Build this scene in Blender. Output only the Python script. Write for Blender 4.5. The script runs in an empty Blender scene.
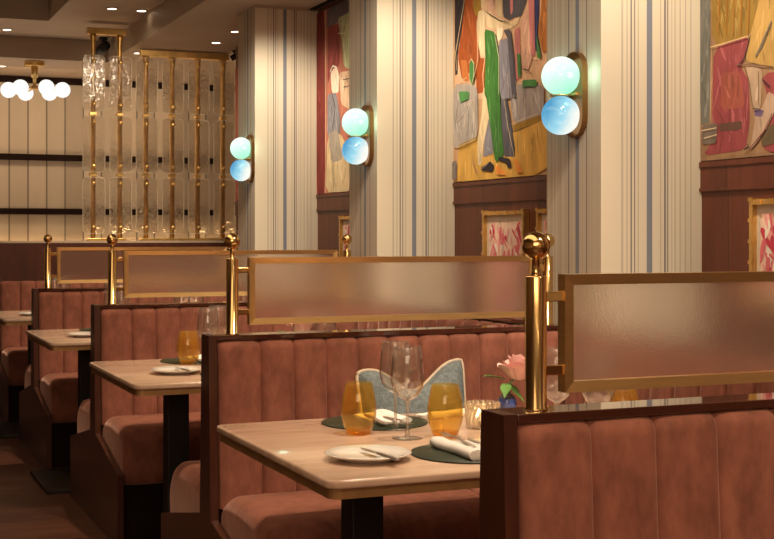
import bpy, bmesh, math, random
from mathutils import Vector, Matrix
from mathutils.geometry import tessellate_polygon
random.seed(7)
scene = bpy.context.scene
COL = scene.collection
PI = math.pi

# ------------------------------------------------------------------ camera numbers
CAM_H, F_PX, CX, HY = 1.29, 1310.0, 387.0, 235.5
YAW = math.atan(552.0 / 1310.0)
SA, CA = math.sin(YAW), math.cos(YAW)

def on_x(px, py, X):
    """point of the plane x=X that a pixel of the photograph looks at -> (Y, Z)"""
    t = (px - CX) / F_PX
    xd, yd = t * CA + SA, CA - t * SA
    d = X / xd
    return yd * d, CAM_H - (py - HY) * d / F_PX

def s2l(r, g, b):
    def f(c):
        c /= 255.0
        return c / 12.92 if c <= 0.04045 else ((c + 0.055) / 1.055) ** 2.4
    return (f(r), f(g), f(b), 1.0)

# ------------------------------------------------------------------ materials
def new_mat(name):
    m = bpy.data.materials.new(name); m.use_nodes = True
    nt = m.node_tree; nt.nodes.clear()
    out = nt.nodes.new('ShaderNodeOutputMaterial')
    return m, nt, out

def N(nt, kind, **kw):
    n = nt.nodes.new(kind)
    for k, v in kw.items():
        if k in n.inputs: n.inputs[k].default_value = v
        else: setattr(n, k, v)
    return n

def principled(name, col, rough=0.5, metal=0.0, noise=None, bump=None, coat=0.0, sheen=0.0, spec=0.5, stretch=None, col2=None, sheen_tint=None):
    """noise=(scale, amount), bump=(scale, strength), stretch = mapping scale"""
    m, nt, out = new_mat(name)
    p = N(nt, 'ShaderNodeBsdfPrincipled')
    nt.links.new(p.outputs[0], out.inputs[0])
    p.inputs['Base Color'].default_value = col
    p.inputs['Roughness'].default_value = rough
    p.inputs['Metallic'].default_value = metal
    p.inputs['Specular IOR Level'].default_value = spec
    p.inputs['Coat Weight'].default_value = coat
    p.inputs['Coat Roughness'].default_value = 0.06
    p.inputs['Sheen Weight'].default_value = sheen
    p.inputs['Sheen Roughness'].default_value = 0.35
    if sheen_tint: p.inputs['Sheen Tint'].default_value = sheen_tint
    tc = N(nt, 'ShaderNodeTexCoord'); mp = N(nt, 'ShaderNodeMapping')
    nt.links.new(tc.outputs['Object'], mp.inputs[0])
    if stretch: mp.inputs['Scale'].default_value = stretch
    if noise:
        nz = N(nt, 'ShaderNodeTexNoise', Scale=noise[0], Detail=6.0, Roughness=0.6)
        nt.links.new(mp.outputs[0], nz.inputs['Vector'])
        rp = N(nt, 'ShaderNodeValToRGB')
        a = noise[1]
        rp.color_ramp.elements[0].position = 0.3; rp.color_ramp.elements[1].position = 0.7
        c2 = col2 or tuple(min(1, c * (1 + a)) for c in col[:3]) + (1,)
        rp.color_ramp.elements[0].color = tuple(c * (1 - a) for c in col[:3]) + (1,)
        rp.color_ramp.elements[1].color = c2
        nt.links.new(nz.outputs[0], rp.inputs[0]); nt.links.new(rp.outputs[0], p.inputs['Base Color'])
    if bump:
        nb = N(nt, 'ShaderNodeTexNoise', Scale=bump[0], Detail=4.0)
        nt.links.new(mp.outputs[0], nb.inputs['Vector'])
        b = N(nt, 'ShaderNodeBump', Strength=bump[1], Distance=0.01)
        nt.links.new(nb.outputs[0], b.inputs['Height']); nt.links.new(b.outputs[0], p.inputs['Normal'])
    return m

def emit_mat(name, col, strength):
    m, nt, out = new_mat(name)
    e = N(nt, 'ShaderNodeEmission', Color=col, Strength=strength)
    nt.links.new(e.outputs[0], out.inputs[0]); return m

def thin_glass(name, tint, gloss=1.0, rough=0.0, bump=None, body=0.0, body_col=(1, 1, 1, 1)):
    m, nt, out = new_mat(name)
    t = N(nt, 'ShaderNodeBsdfTransparent', Color=tint)
    g = N(nt, 'ShaderNodeBsdfGlossy', Roughness=rough)
    fr = N(nt, 'ShaderNodeFresnel', IOR=1.5)
    ge = N(nt, 'ShaderNodeNewGeometry'); ir = N(nt, 'ShaderNodeMapRange')      # same reflection from either side of the thin wall
    ir.inputs['To Min'].default_value = 1.5; ir.inputs['To Max'].default_value = 1 / 1.5
    nt.links.new(ge.outputs['Backfacing'], ir.inputs['Value']); nt.links.new(ir.outputs[0], fr.inputs['IOR'])
    mul = N(nt, 'ShaderNodeMath', operation='MULTIPLY'); mul.inputs[1].default_value = gloss
    mx = N(nt, 'ShaderNodeMixShader')
    nt.links.new(fr.outputs[0], mul.inputs[0]); nt.links.new(mul.outputs[0], mx.inputs[0])
    nt.links.new(t.outputs[0], mx.inputs[1]); nt.links.new(g.outputs[0], mx.inputs[2])
    last = mx
    if body > 0:       # pale scatter mixed in to imitate glow and highlights in lit glass
        tl = N(nt, 'ShaderNodeBsdfTranslucent', Color=body_col); df = N(nt, 'ShaderNodeBsdfDiffuse', Color=body_col)
        m2 = N(nt, 'ShaderNodeMixShader', Fac=0.5); m3 = N(nt, 'ShaderNodeMixShader', Fac=body)
        nt.links.new(tl.outputs[0], m2.inputs[1]); nt.links.new(df.outputs[0], m2.inputs[2])
        nt.links.new(mx.outputs[0], m3.inputs[1]); nt.links.new(m2.outputs[0], m3.inputs[2]); last = m3
    nt.links.new(last.outputs[0], out.inputs[0])
    if bump:
        tc = N(nt, 'ShaderNodeTexCoord'); nb = N(nt, 'ShaderNodeTexNoise', Scale=bump[0], Detail=2.0)
        nt.links.new(tc.outputs['Object'], nb.inputs['Vector'])
        b = N(nt, 'ShaderNodeBump', Strength=bump[1], Distance=0.02)
        nt.links.new(nb.outputs[0], b.inputs['Height'])
        nt.links.new(b.outputs[0], g.inputs['Normal']); nt.links.new(b.outputs[0], fr.inputs['Normal'])
    return m

def textured_glass(name, tint, rough, ior, bump_scale, bump_strength, stretch=(1, 1, 1), clear=0.0, milk=0.0, milk_col=(0.8, 0.7, 0.6, 1)):
    """pressed / frosted glass: rough refraction with a rippled surface"""
    m, nt, out = new_mat(name)
    p = N(nt, 'ShaderNodeBsdfPrincipled')
    p.inputs['Base Color'].default_value = tint
    p.inputs['Transmission Weight'].default_value = 1.0
    p.inputs['Roughness'].default_value = rough
    p.inputs['IOR'].default_value = ior
    tc = N(nt, 'ShaderNodeTexCoord'); mp = N(nt, 'ShaderNodeMapping'); mp.inputs['Scale'].default_value = stretch
    nt.links.new(tc.outputs['Object'], mp.inputs[0])
    vo = N(nt, 'ShaderNodeTexNoise', Scale=bump_scale, Detail=2.0, Distortion=1.2)
    nt.links.new(mp.outputs[0], vo.inputs['Vector'])
    b = N(nt, 'ShaderNodeBump', Strength=bump_strength, Distance=0.01)
    nt.links.new(vo.outputs[0], b.inputs['Height']); nt.links.new(b.outputs[0], p.inputs['Normal'])
    last = p
    if clear > 0:
        tr = N(nt, 'ShaderNodeBsdfTransparent', Color=tint); mx = N(nt, 'ShaderNodeMixShader', Fac=clear)
        nt.links.new(last.outputs[0], mx.inputs[1]); nt.links.new(tr.outputs[0], mx.inputs[2]); last = mx
    if milk > 0:
        tl = N(nt, 'ShaderNodeBsdfTranslucent', Color=milk_col); df = N(nt, 'ShaderNodeBsdfDiffuse', Color=milk_col)
        m2 = N(nt, 'ShaderNodeMixShader', Fac=0.5); mx = N(nt, 'ShaderNodeMixShader', Fac=milk)
        nt.links.new(tl.outputs[0], m2.inputs[1]); nt.links.new(df.outputs[0], m2.inputs[2])
        nt.links.new(last.outputs[0], mx.inputs[1]); nt.links.new(m2.outputs[0], mx.inputs[2]); last = mx
    nt.links.new(last.outputs[0], out.inputs[0]); return m

def wood(name, c1, c2, rough, coat=0.0, scale=(1, 1, 1), spec=0.5, planks=None):
    """grain running along the axis whose scale is smallest"""
    m, nt, out = new_mat(name)
    p = N(nt, 'ShaderNodeBsdfPrincipled', Roughness=rough)
    p.inputs['Coat Weight'].default_value = coat; p.inputs['Coat Roughness'].default_value = 0.05
    p.inputs['Specular IOR Level'].default_value = spec
    tc = N(nt, 'ShaderNodeTexCoord'); mp = N(nt, 'ShaderNodeMapping'); mp.inputs['Scale'].default_value = scale
    nt.links.new(tc.outputs['Object'], mp.inputs[0])
    nz = N(nt, 'ShaderNodeTexNoise', Scale=4.0, Detail=8.0, Roughness=0.65, Distortion=0.6)
    nt.links.new(mp.outputs[0], nz.inputs['Vector'])
    rp = N(nt, 'ShaderNodeValToRGB')
    rp.color_ramp.elements[0].position = 0.32; rp.color_ramp.elements[1].position = 0.68
    rp.color_ramp.elements[0].color = c1; rp.color_ramp.elements[1].color = c2
    nt.links.new(nz.outputs[0], rp.inputs[0])
    col_out = rp.outputs[0]
    if planks:      # (axis index, width): thin dark joints between boards, each board a slightly different tone
        sp = N(nt, 'ShaderNodeSeparateXYZ'); nt.links.new(tc.outputs['Object'], sp.inputs[0])
        dv = N(nt, 'ShaderNodeMath', operation='DIVIDE'); dv.inputs[1].default_value = planks[1]
        sh = N(nt, 'ShaderNodeMath', operation='ADD'); sh.inputs[1].default_value = planks[3] if len(planks) > 3 else 0.0
        nt.links.new(sp.outputs[planks[0]], sh.inputs[0]); nt.links.new(sh.outputs[0], dv.inputs[0])
        fr = N(nt, 'ShaderNodeMath', operation='FRACT'); nt.links.new(dv.outputs[0], fr.inputs[0])
        fl = N(nt, 'ShaderNodeMath', operation='FLOOR'); nt.links.new(dv.outputs[0], fl.inputs[0])
        wn = N(nt, 'ShaderNodeTexWhiteNoise', noise_dimensions='1D'); nt.links.new(fl.outputs[0], wn.inputs['W'])
        gt = N(nt, 'ShaderNodeMath', operation='GREATER_THAN'); gt.inputs[1].default_value = planks[2]
        nt.links.new(fr.outputs[0], gt.inputs[0])
        mr = N(nt, 'ShaderNodeMapRange'); mr.inputs['To Min'].default_value = 0.75; mr.inputs['To Max'].default_value = 1.15
        nt.links.new(wn.outputs['Value'], mr.inputs['Value'])
        mm = N(nt, 'ShaderNodeMath', operation='MULTIPLY'); nt.links.new(gt.outputs[0], mm.inputs[0]); nt.links.new(mr.outputs[0], mm.inputs[1])
        ad = N(nt, 'ShaderNodeMath', operation='MAXIMUM'); ad.inputs[1].default_value = 0.35; nt.links.new(mm.outputs[0], ad.inputs[0])
        mx = N(nt, 'ShaderNodeMix', data_type='RGBA', blend_type='MULTIPLY'); mx.inputs['Factor'].default_value = 1.0
        nt.links.new(col_out, mx.inputs[6]); nt.links.new(ad.outputs[0], mx.inputs[7]); col_out = mx.outputs[2]
    nt.links.new(col_out, p.inputs['Base Color'])
    nt.links.new(p.outputs[0], out.inputs[0]); return m

def stripe_mat(name, stops):
    """woven striped wall fabric: a colour ramp across the u of the face"""
    m, nt, out = new_mat(name)
    p = N(nt, 'ShaderNodeBsdfPrincipled', Roughness=0.75)
    p.inputs['Specular IOR Level'].default_value = 0.2
    uv = N(nt, 'ShaderNodeUVMap'); uv.uv_map = 'UVMap'
    sp = N(nt, 'ShaderNodeSeparateXYZ'); nt.links.new(uv.outputs[0], sp.inputs[0])
    rp = N(nt, 'ShaderNodeValToRGB'); cr = rp.color_ramp; cr.interpolation = 'CONSTANT'
    cr.elements[0].position = 0; cr.elements[0].color = stops[0][1]
    cr.elements[1].position = stops[1][0]; cr.elements[1].color = stops[1][1]
    for pos, c in stops[2:]:
        e = cr.elements.new(pos); e.color = c
    nt.links.new(sp.outputs[0], rp.inputs[0]); nt.links.new(rp.outputs[0], p.inputs['Base Color'])
    nt.links.new(p.outputs[0], out.inputs[0]); return m

def globe_mat(name, ca, cb, cc, strength, axis_vec, lo, hi):
    """lit blown-glass globe, a colour gradient running across its emission"""
    m, nt, out = new_mat(name)
    tc = N(nt, 'ShaderNodeTexCoord')
    dot = N(nt, 'ShaderNodeVectorMath', operation='DOT_PRODUCT'); dot.inputs[1].default_value = axis_vec
    nz = N(nt, 'ShaderNodeTexNoise', Scale=14.0, Detail=2.0, Distortion=0.8)
    nt.links.new(tc.outputs['Object'], nz.inputs['Vector'])
    nt.links.new(tc.outputs['Object'], dot.inputs[0])
    ad = N(nt, 'ShaderNodeMath', operation='MULTIPLY_ADD'); ad.inputs[1].default_value = 0.05
    nt.links.new(nz.outputs[0], ad.inputs[0]); nt.links.new(dot.outputs['Value'], ad.inputs[2])
    mr = N(nt, 'ShaderNodeMapRange'); mr.inputs['From Min'].default_value = lo; mr.inputs['From Max'].default_value = hi
    nt.links.new(ad.outputs[0], mr.inputs['Value'])
    rp = N(nt, 'ShaderNodeValToRGB')
    rp.color_ramp.elements[0].color = ca; rp.color_ramp.elements[1].color = cc
    e = rp.color_ramp.elements.new(0.5); e.color = cb
    nt.links.new(mr.outputs[0], rp.inputs[0])
    em = N(nt, 'ShaderNodeEmission', Strength=strength); nt.links.new(rp.outputs[0], em.inputs['Color'])
    gl = N(nt, 'ShaderNodeBsdfGlossy', Roughness=0.1); mx = N(nt, 'ShaderNodeMixShader', Fac=0.06)
    nt.links.new(em.outputs[0], mx.inputs[1]); nt.links.new(gl.outputs[0], mx.inputs[2])
    nt.links.new(mx.outputs[0], out.inputs[0]); return m

M = {}
M['velvet'] = principled('rose velvet', (0.255, 0.092, 0.060, 1), 0.75, noise=(24, 0.30), stretch=(1, 1, 0.5), bump=(60, 0.06), sheen=0.6, spec=0.15, sheen_tint=(1.0, 0.62, 0.5, 1))
M['mahogany'] = wood('polished mahogany', (0.040, 0.011, 0.006, 1), (0.075, 0.022, 0.011, 1), 0.32, 0.25, (6, 6, 0.6))
M['ledge_wood'] = wood('high gloss mahogany', (0.045, 0.012, 0.007, 1), (0.07, 0.02, 0.011, 1), 0.07, 1.0, (0.6, 6, 6), spec=1.0)
M['wall_wood'] = wood('red brown wall wood', (0.085, 0.019, 0.009, 1), (0.145, 0.036, 0.016, 1), 0.45, 0.0, (5, 5, 0.5), planks=(1, 0.26, 0.02))
M['dark_wood'] = wood('dark low wall wood', (0.045, 0.011, 0.006, 1), (0.085, 0.022, 0.011, 1), 0.35, 0.2, (5, 5, 0.5))
M['black'] = principled('dark brown base paint', (0.014, 0.006, 0.004, 1), 0.8, noise=(8, 0.2), spec=0.1)
M['black_metal'] = principled('blackened steel', (0.014, 0.010, 0.008, 1), 0.5, metal=0.2, noise=(10, 0.2))
M['brass'] = principled('polished brass', (0.84, 0.57, 0.24, 1), 0.14, metal=1.0, noise=(6, 0.08), bump=(5, 0.02))
M['aged_brass'] = principled('aged brass', (0.70, 0.45, 0.16, 1), 0.36, metal=0.9, noise=(12, 0.25), bump=(30, 0.1))
M['brushed_brass'] = principled('brushed brass frame', (0.86, 0.55, 0.23, 1), 0.33, metal=0.92, noise=(8, 0.1), stretch=(1, 1, 6), bump=(14, 0.04))
M['frosted'] = textured_glass('frosted partition glass', (1.0, 0.95, 0.90, 1), 0.15, 1.3, 240, 0.06, milk=0.12, milk_col=(0.85, 0.58, 0.46, 1))
M['ripple'] = textured_glass('rippled cast glass', (0.95, 0.92, 0.88, 1), 0.12, 1.45, 30, 0.4, (1, 1, 0.8), clear=0.2, milk=0.02, milk_col=(0.7, 0.6, 0.48, 1))
M['edge_glint'] = textured_glass('pale glass edge glint', (1, 0.97, 0.93, 1), 0.1, 1.4, 20, 0.1, clear=0.35, milk=0.45, milk_col=(0.95, 0.85, 0.7, 1))
M['tabletop'] = wood('pale peach table stone', (0.50, 0.315, 0.21, 1), (0.72, 0.52, 0.39, 1), 0.22, 0.25, (0.5, 3.0, 3.0))
M['table_edge'] = principled('brass table edging', (0.40, 0.22, 0.09, 1), 0.35, metal=0.5, noise=(20, 0.2))
M['porcelain'] = principled('white porcelain', (0.78, 0.74, 0.69, 1), 0.12, noise=(5, 0.03), coat=0.5)
M['green_leather'] = principled('dark green leather', (0.022, 0.031, 0.015, 1), 0.45, noise=(40, 0.15), bump=(200, 0.08))
M['linen'] = principled('white linen', (0.74, 0.70, 0.66, 1), 0.85, noise=(30, 0.05), bump=(150, 0.2))
M['steel'] = principled('polished steel', (0.80, 0.74, 0.68, 1), 0.32, metal=0.9, noise=(5, 0.05))
M['clear'] = thin_glass('clear thin glass', (0.985, 0.975, 0.96, 1), 2.4, body=0.03, body_col=(1, 0.93, 0.85, 1))
M['foot_glass'] = thin_glass('clear glass stem', (0.90, 0.86, 0.80, 1), 4.0, body=0.12, body_col=(1, 0.92, 0.82, 1))
M['amber'] = thin_glass('amber glass', (0.98, 0.88, 0.55, 1), 1.4, body=0.08, body_col=(1.0, 0.72, 0.24, 1))
M['amber_base'] = thin_glass('amber glass base', (0.98, 0.78, 0.28, 1), 1.2, body=0.15, body_col=(0.98, 0.50, 0.06, 1))
M['crystal'] = textured_glass('cut crystal', (0.97, 0.93, 0.85, 1), 0.02, 1.5, 30, 0.5, clear=0.2, milk=0.12, milk_col=(0.9, 0.75, 0.55, 1))
M['flame'] = emit_mat('candle flame', (1.0, 0.62, 0.25, 1), 45)
M['wax'] = principled('candle wax', (0.8, 0.72, 0.58, 1), 0.5, noise=(10, 0.03))
M['denim'] = principled('grey blue woven fabric', (0.165, 0.195, 0.205, 1), 0.9, noise=(70, 0.35), bump=(220, 0.5))
M['piping'] = principled('cream piping cord', (0.62, 0.50, 0.38, 1), 0.8, noise=(40, 0.1))
M['cream_weave'] = principled('cream woven fabric', (0.50, 0.43, 0.34, 1), 0.9, noise=(60, 0.2), bump=(90, 0.8))
M['petal'] = principled('pink rose petal', (0.76, 0.43, 0.39, 1), 0.6, noise=(20, 0.15), sheen=0.3)
M['petal_pale'] = principled('pale pink rose petal', (0.80, 0.58, 0.48, 1), 0.6, noise=(20, 0.12), sheen=0.3)
M['leaf'] = principled('green leaf', (0.08, 0.20, 0.035, 1), 0.45, noise=(25, 0.3))
M['vase_blue'] = principled('blue glazed glass', (0.015, 0.04, 0.26, 1), 0.12, noise=(60, 0.6), coat=0.8, col2=(0.09, 0.14, 0.42, 1))
M['bronze'] = principled('bronze back plate', (0.30, 0.15, 0.055, 1), 0.3, metal=0.9, noise=(10, 0.15))
M['ceiling'] = principled('taupe ceiling paint', (0.40, 0.31, 0.235, 1), 0.55, noise=(3, 0.04), spec=0.3)
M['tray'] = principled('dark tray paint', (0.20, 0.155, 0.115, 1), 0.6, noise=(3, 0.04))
M['cream_wall'] = wood('cream wall boarding', (0.47, 0.37, 0.265, 1), (0.52, 0.41, 0.295, 1), 0.6, 0, (1, 1, 0.3), planks=(0, 0.163, 0.085, 0.045))
M['plaster'] = principled('warm plaster', (0.42, 0.32, 0.24, 1), 0.8, noise=(4, 0.06))
M['floor'] = wood('worn brown floor boards', (0.070, 0.024, 0.013, 1), (0.135, 0.052, 0.030, 1), 0.42, 0.0, (0.7, 5, 5), planks=(1, 0.16, 0.015))
M['globe_white'] = emit_mat('opal white globe', (1.0, 0.94, 0.86, 1), 0.72)
M['led'] = emit_mat('warm light strip', (1.0, 0.66, 0.33, 1), 14)
M['lens'] = emit_mat('downlight lens', (1.0, 0.80, 0.58, 1), 5)
M['ring'] = principled('taupe metal ring', (0.42, 0.33, 0.25, 1), 0.4, noise=(10, 0.05))
M['globe_green'] = globe_mat('mint glass globe', s2l(235, 252, 236), s2l(196, 246, 214), s2l(135, 220, 178), 0.94, (0.3, -0.2, -0.9), -0.055, 0.10)  # brighter side of the glow painted in as a pale to green gradient
M['globe_blue'] = globe_mat('sky blue glass globe', s2l(78, 150, 190), s2l(150, 205, 222), s2l(240, 238, 226), 0.78, (0.8, -0.3, -0.35), -0.03, 0.075)
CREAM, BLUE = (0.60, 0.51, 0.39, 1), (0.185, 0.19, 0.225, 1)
DK, GR, LT, CREAM_SHADED = (0.20, 0.17, 0.16, 1), (0.42, 0.355, 0.285, 1), (0.55, 0.47, 0.37, 1), (0.47, 0.395, 0.31, 1)
def lines(base, items):
    st = [(0.0, base)]
    for p0, p1, c in items: st += [(p0, c), (p1, base)]
    return st[:32]
M['stripe_front'] = stripe_mat('striped fabric front', lines(CREAM, [
    (.195, .212, GR), (.245, .257, GR), (.283, .300, DK), (.317, .332, DK), (.352, .364, GR), (.443, .497, BLUE), (.575, .588, GR),
    (.615, .634, DK), (.647, .660, DK), (.688, .699, GR), (.72, .731, GR), (.772, .782, GR), (.828, .838, GR), (.882, .892, GR)]))
M['stripe_side'] = stripe_mat('striped fabric shaded side', lines(CREAM_SHADED, [  # aisle face's shade painted in: darker base than the front fabric
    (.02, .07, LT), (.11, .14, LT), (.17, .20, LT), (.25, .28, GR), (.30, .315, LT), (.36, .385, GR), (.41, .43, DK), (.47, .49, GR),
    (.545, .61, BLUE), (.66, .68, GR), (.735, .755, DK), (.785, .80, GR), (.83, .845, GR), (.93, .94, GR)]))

# ------------------------------------------------------------------ mesh helpers
def link(name, bm, mats, parent=None, smooth=False, angle=None):
    me = bpy.data.meshes.new(name)
    bmesh.ops.recalc_face_normals(bm, faces=bm.faces[:])
    bm.to_mesh(me); bm.free()
    for m in (mats if isinstance(mats, (list, tuple)) else [mats]): me.materials.append(m)
    if smooth:
        for p in me.polygons: p.use_smooth = True
        if angle:
            me.set_sharp_from_angle(angle=math.radians(angle))
    o = bpy.data.objects.new(name, me); COL.objects.link(o)
    if parent: o.parent = parent
    return o

def tag(o, label, cat, group=None):
    o['label'] = label; o['category'] = cat
    if group: o['group'] = group
    return o

def thing(name, loc, label, cat, group=None, rz=0.0):
    o = bpy.data.objects.new(name, None); COL.objects.link(o)
    o.empty_display_size = 0.05
    o.location = loc; o.rotation_euler = (0, 0, rz)
    return tag(o, label, cat, group)

def struct(name, bm, mats, smooth=False):
    o = link(name, bm, mats, None, smooth); o['kind'] = 'structure'; return o

def copy_thing(src, loc, rz, label, cat=None, group=None):
    c = src.copy(); COL.objects.link(c); c.location = loc; c.rotation_euler = (0, 0, rz)
    c['label'] = label
    if group: c['group'] = group
    for ch in list(src.children):
        d = ch.copy(); COL.objects.link(d); d.parent = c
        for g in list(ch.children):
            e = g.copy(); COL.objects.link(e); e.parent = d
    return c

def box(bm, x0, x1, y0, y1, z0, z1, mi=0):
    v = [bm.verts.new((x, y, z)) for x in (x0, x1) for y in (y0, y1) for z in (z0, z1)]
    fs = [(0, 1, 3, 2), (4, 6, 7, 5), (0, 4, 5, 1), (2, 3, 7, 6), (0, 2, 6, 4), (1, 5, 7, 3)]
    r = []
    for f in fs:
        fc = bm.faces.new([v[i] for i in f]); fc.material_index = mi; r.append(fc)
    return v, r

def bbox(x0, x1, y0, y1, z0, z1, bev=0.0, seg=2):
    bm = bmesh.new(); box(bm, x0, x1, y0, y1, z0, z1)
    if bev > 0: bmesh.ops.bevel(bm, geom=bm.edges[:], offset=bev, segments=seg, profile=0.5, affect='EDGES')
    return bm

def lathe(bm, prof, seg=24, cx=0, cy=0, cz=0, mi=0):
    """prof: list of (r, z); r==0 closes on the axis"""
    rings = []
    for r, z in prof:
        if r <= 1e-6: rings.append([bm.verts.new((cx, cy, cz + z))])
        else: rings.append([bm.verts.new((cx + r * math.cos(2 * PI * i / seg), cy + r * math.sin(2 * PI * i / seg), cz + z)) for i in range(seg)])
    for a, b in zip(rings[:-1], rings[1:]):
        for i in range(seg):
            j = (i + 1) % seg
            if len(a) == 1 and len(b) == 1: continue
            if len(a) == 1: f = bm.faces.new((a[0], b[i], b[j]))
            elif len(b) == 1: f = bm.faces.new((a[i], a[j], b[0]))
            else: f = bm.faces.new((a[i], a[j], b[j], b[i]))
            f.material_index = mi; f.smooth = True
    return rings

def tube(bm, pts, r, seg=10, closed=False, mi=0, radii=None, flat=1.0):
    pts = [Vector(p) for p in pts]; n = len(pts); rings = []
    up = Vector((0, 0, 1))
    for i, p in enumerate(pts):
        if closed: t = pts[(i + 1) % n] - pts[i - 1]
        else: t = pts[min(i + 1, n - 1)] - pts[max(i - 1, 0)]
        t.normalize()
        u = up if abs(t.dot(up)) < 0.95 else Vector((1, 0, 0))
        s = t.cross(u).normalized(); w = s.cross(t).normalized()
        rr = radii[i] if radii else r
        rings.append([bm.verts.new(p + s * rr * math.cos(2 * PI * k / seg) + w * rr * flat * math.sin(2 * PI * k / seg)) for k in range(seg)])
    pairs = list(zip(rings[:-1], rings[1:])) + ([(rings[-1], rings[0])] if closed else [])
    for a, b in pairs:
        for k in range(seg):
            f = bm.faces.new((a[k], a[(k + 1) % seg], b[(k + 1) % seg], b[k])); f.smooth = True; f.material_index = mi
    if not closed:
        bm.faces.new(rings[0][::-1]).material_index = mi; bm.faces.new(rings[-1]).material_index = mi

def prism_x(bm, poly, x0, x1, mi=0):
    """poly of (y,z) extruded along x"""
    a = [bm.verts.new((x0, y, z)) for y, z in poly]; b = [bm.verts.new((x1, y, z)) for y, z in poly]
    n = len(poly)
    bm.faces.new(a[::-1]).material_index = mi; bm.faces.new(b).material_index = mi
    for i in range(n):
        bm.faces.new((a[i], a[(i + 1) % n], b[(i + 1) % n], b[i])).material_index = mi

def sphere(bm, c, r, seg=20, rings=12, mi=0, sz=1.0):
    prof = [(0, -r * sz)] + [(r * math.sin(PI * k / rings), -r * sz * math.cos(PI * k / rings)) for k in range(1, rings)] + [(0, r * sz)]
    lathe(bm, prof, seg, c[0], c[1], c[2], mi)

# ------------------------------------------------------------------ layout numbers
P, Y0 = 1.953, 2.066                       # bench spacing and first bench line
PART_Y = [Y0 + P * k for k in range(5)]    # five back-to-back bench lines
XE, XW, XB = 1.0725, 2.79, 2.345            # aisle face of the bench ends, panelled wall, front of the boxed-out wall
LEDGE = 0.977
PIL_Y = [-0.17, 1.81, 3.79, 5.77, 7.74]           # front faces of the striped pilasters
PIL_X, PIL_D = 2.38, 0.365
CEIL, TRAYZ, DEEPZ = 2.708, 2.882, 3.12
BACK_Y, LOW_Y = 12.05, 9.845

# ------------------------------------------------------------------ the room
struct('floor', bbox(-3, 4.6, -2, BACK_Y, -0.1, 0.0), M['floor'])
bm = bmesh.new(); box(bm, -3.1, 4.6, BACK_Y, BACK_Y + 0.1, 0, CEIL); struct('wall_back', bm, M['cream_wall'])
bm = bmesh.new(); box(bm, -3.1, -3, -2, BACK_Y, 0, 3.2); struct('wall_left', bm, M['plaster'])
bm = bmesh.new(); box(bm, -3.1, 4.6, -2.1, -2, 0, 3.2); struct('wall_front', bm, M['plaster'])
# panelled right wall, with the boxed-out lower part and its ledge
bm = bmesh.new(); box(bm, XW, XW + 0.12, -2, 9.56, 0, CEIL); struct('wall_right', bm, M['wall_wood'])
bm = bmesh.new(); box(bm, XW + 0.12, 4.6, 9.44, 9.56, 0, CEIL); struct('wall_right_return', bm, M['plaster'])
bm = bmesh.new(); box(bm, 4.5, 4.6, 9.56, BACK_Y, 0, CEIL); struct('wall_right_far', bm, M['cream_wall'])
bm = bmesh.new(); box(bm, XB + 0.02, XW, -2, 9.56, 0, LEDGE - 0.016); struct('wall_right_lower', bm, M['dark_wood'])
struct('trim_1', bbox(XB, XW, -2, 9.56, LEDGE - 0.016, LEDGE, 0.003), M['ledge_wood'])
# rail moulding below the big paintings (one length per recess)
n = 2
for a, b in [(PIL_Y[1] + PIL_D, PIL_Y[2]), (PIL_Y[2] + PIL_D, PIL_Y[3]), (PIL_Y[3] + PIL_D, PIL_Y[4]), (PIL_Y[4] + PIL_D, 9.56)]:
    bm = bmesh.new()
    box(bm, XW - 0.012, XW, a, b, 1.527, 1.545); box(bm, XW - 0.006, XW, a, b, 1.455, 1.527); box(bm, XW - 0.011, XW, a, b, 1.443, 1.455)
    struct('trim_%d' % n, bm, M['wall_wood']); n += 1
# pilasters in striped fabric
for i, y in enumerate(PIL_Y):
    bm = bmesh.new(); uvl = bm.loops.layers.uv.new('UVMap')
    z0, z1 = LEDGE, CEIL - 0.014
    v, fs = box(bm, PIL_X, XW, y, y + PIL_D, z0, z1)
    for f in bm.faces:
        c = f.calc_center_median()
        side = abs(c.x - PIL_X) < 1e-4
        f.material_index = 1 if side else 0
        for l in f.loops:
            u = (y + PIL_D - l.vert.co.y) / PIL_D if side else (l.vert.co.x - PIL_X) / (XW - PIL_X)
            l[uvl].uv = (min(max(u, 0.0005), 0.9995), (l.vert.co.z - z0))
    box(bm, PIL_X - 0.004, XW, y - 0.004, y + PIL_D + 0.004, CEIL - 0.015, CEIL, 2)
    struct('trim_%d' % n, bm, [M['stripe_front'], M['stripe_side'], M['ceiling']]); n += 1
# ceiling: low soffit over the booths and behind, raised tray over the aisle, deeper tray beyond
bm = bmesh.new(); box(bm, 2.06, 4.6, -2, BACK_Y, CEIL, 3.3); struct('ceiling', bm, M['ceiling'])
bm = bmesh.new(); box(bm, -3, 2.06, 10.78, BACK_Y, CEIL, 3.3); struct('ceiling_back', bm, M['ceiling'])
bm = bmesh.new(); box(bm, 1.46, 2.06, -2, 10.78, TRAYZ, 3.3); box(bm, -3, 1.46, 9.93, 10.78, TRAYZ, 3.3); struct('ceiling_tray', bm, M['ceiling'])
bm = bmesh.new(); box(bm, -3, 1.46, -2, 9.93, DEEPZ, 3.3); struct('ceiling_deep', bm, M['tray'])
# dark slot along the top of the right wall
for a, b in [(PIL_Y[2] + PIL_D, PIL_Y[3]), (PIL_Y[3] + PIL_D, PIL_Y[4])]:
    bm = bmesh.new(); box(bm, XW - 0.055, XW - 0.02, a, b, CEIL - 0.008, CEIL); struct('trim_%d' % n, bm, M['black']); n += 1
# low wall behind the last bench
bm = bmesh.new(); box(bm, -3, 3.4, LOW_Y, LOW_Y + 0.12, 0, 1.235); box(bm, -3, 3.4, LOW_Y, LOW_Y + 0.14, 1.235, 1.25, 1)
struct('wall_back_low', bm, [M['dark_wood'], M['ring']])
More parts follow.
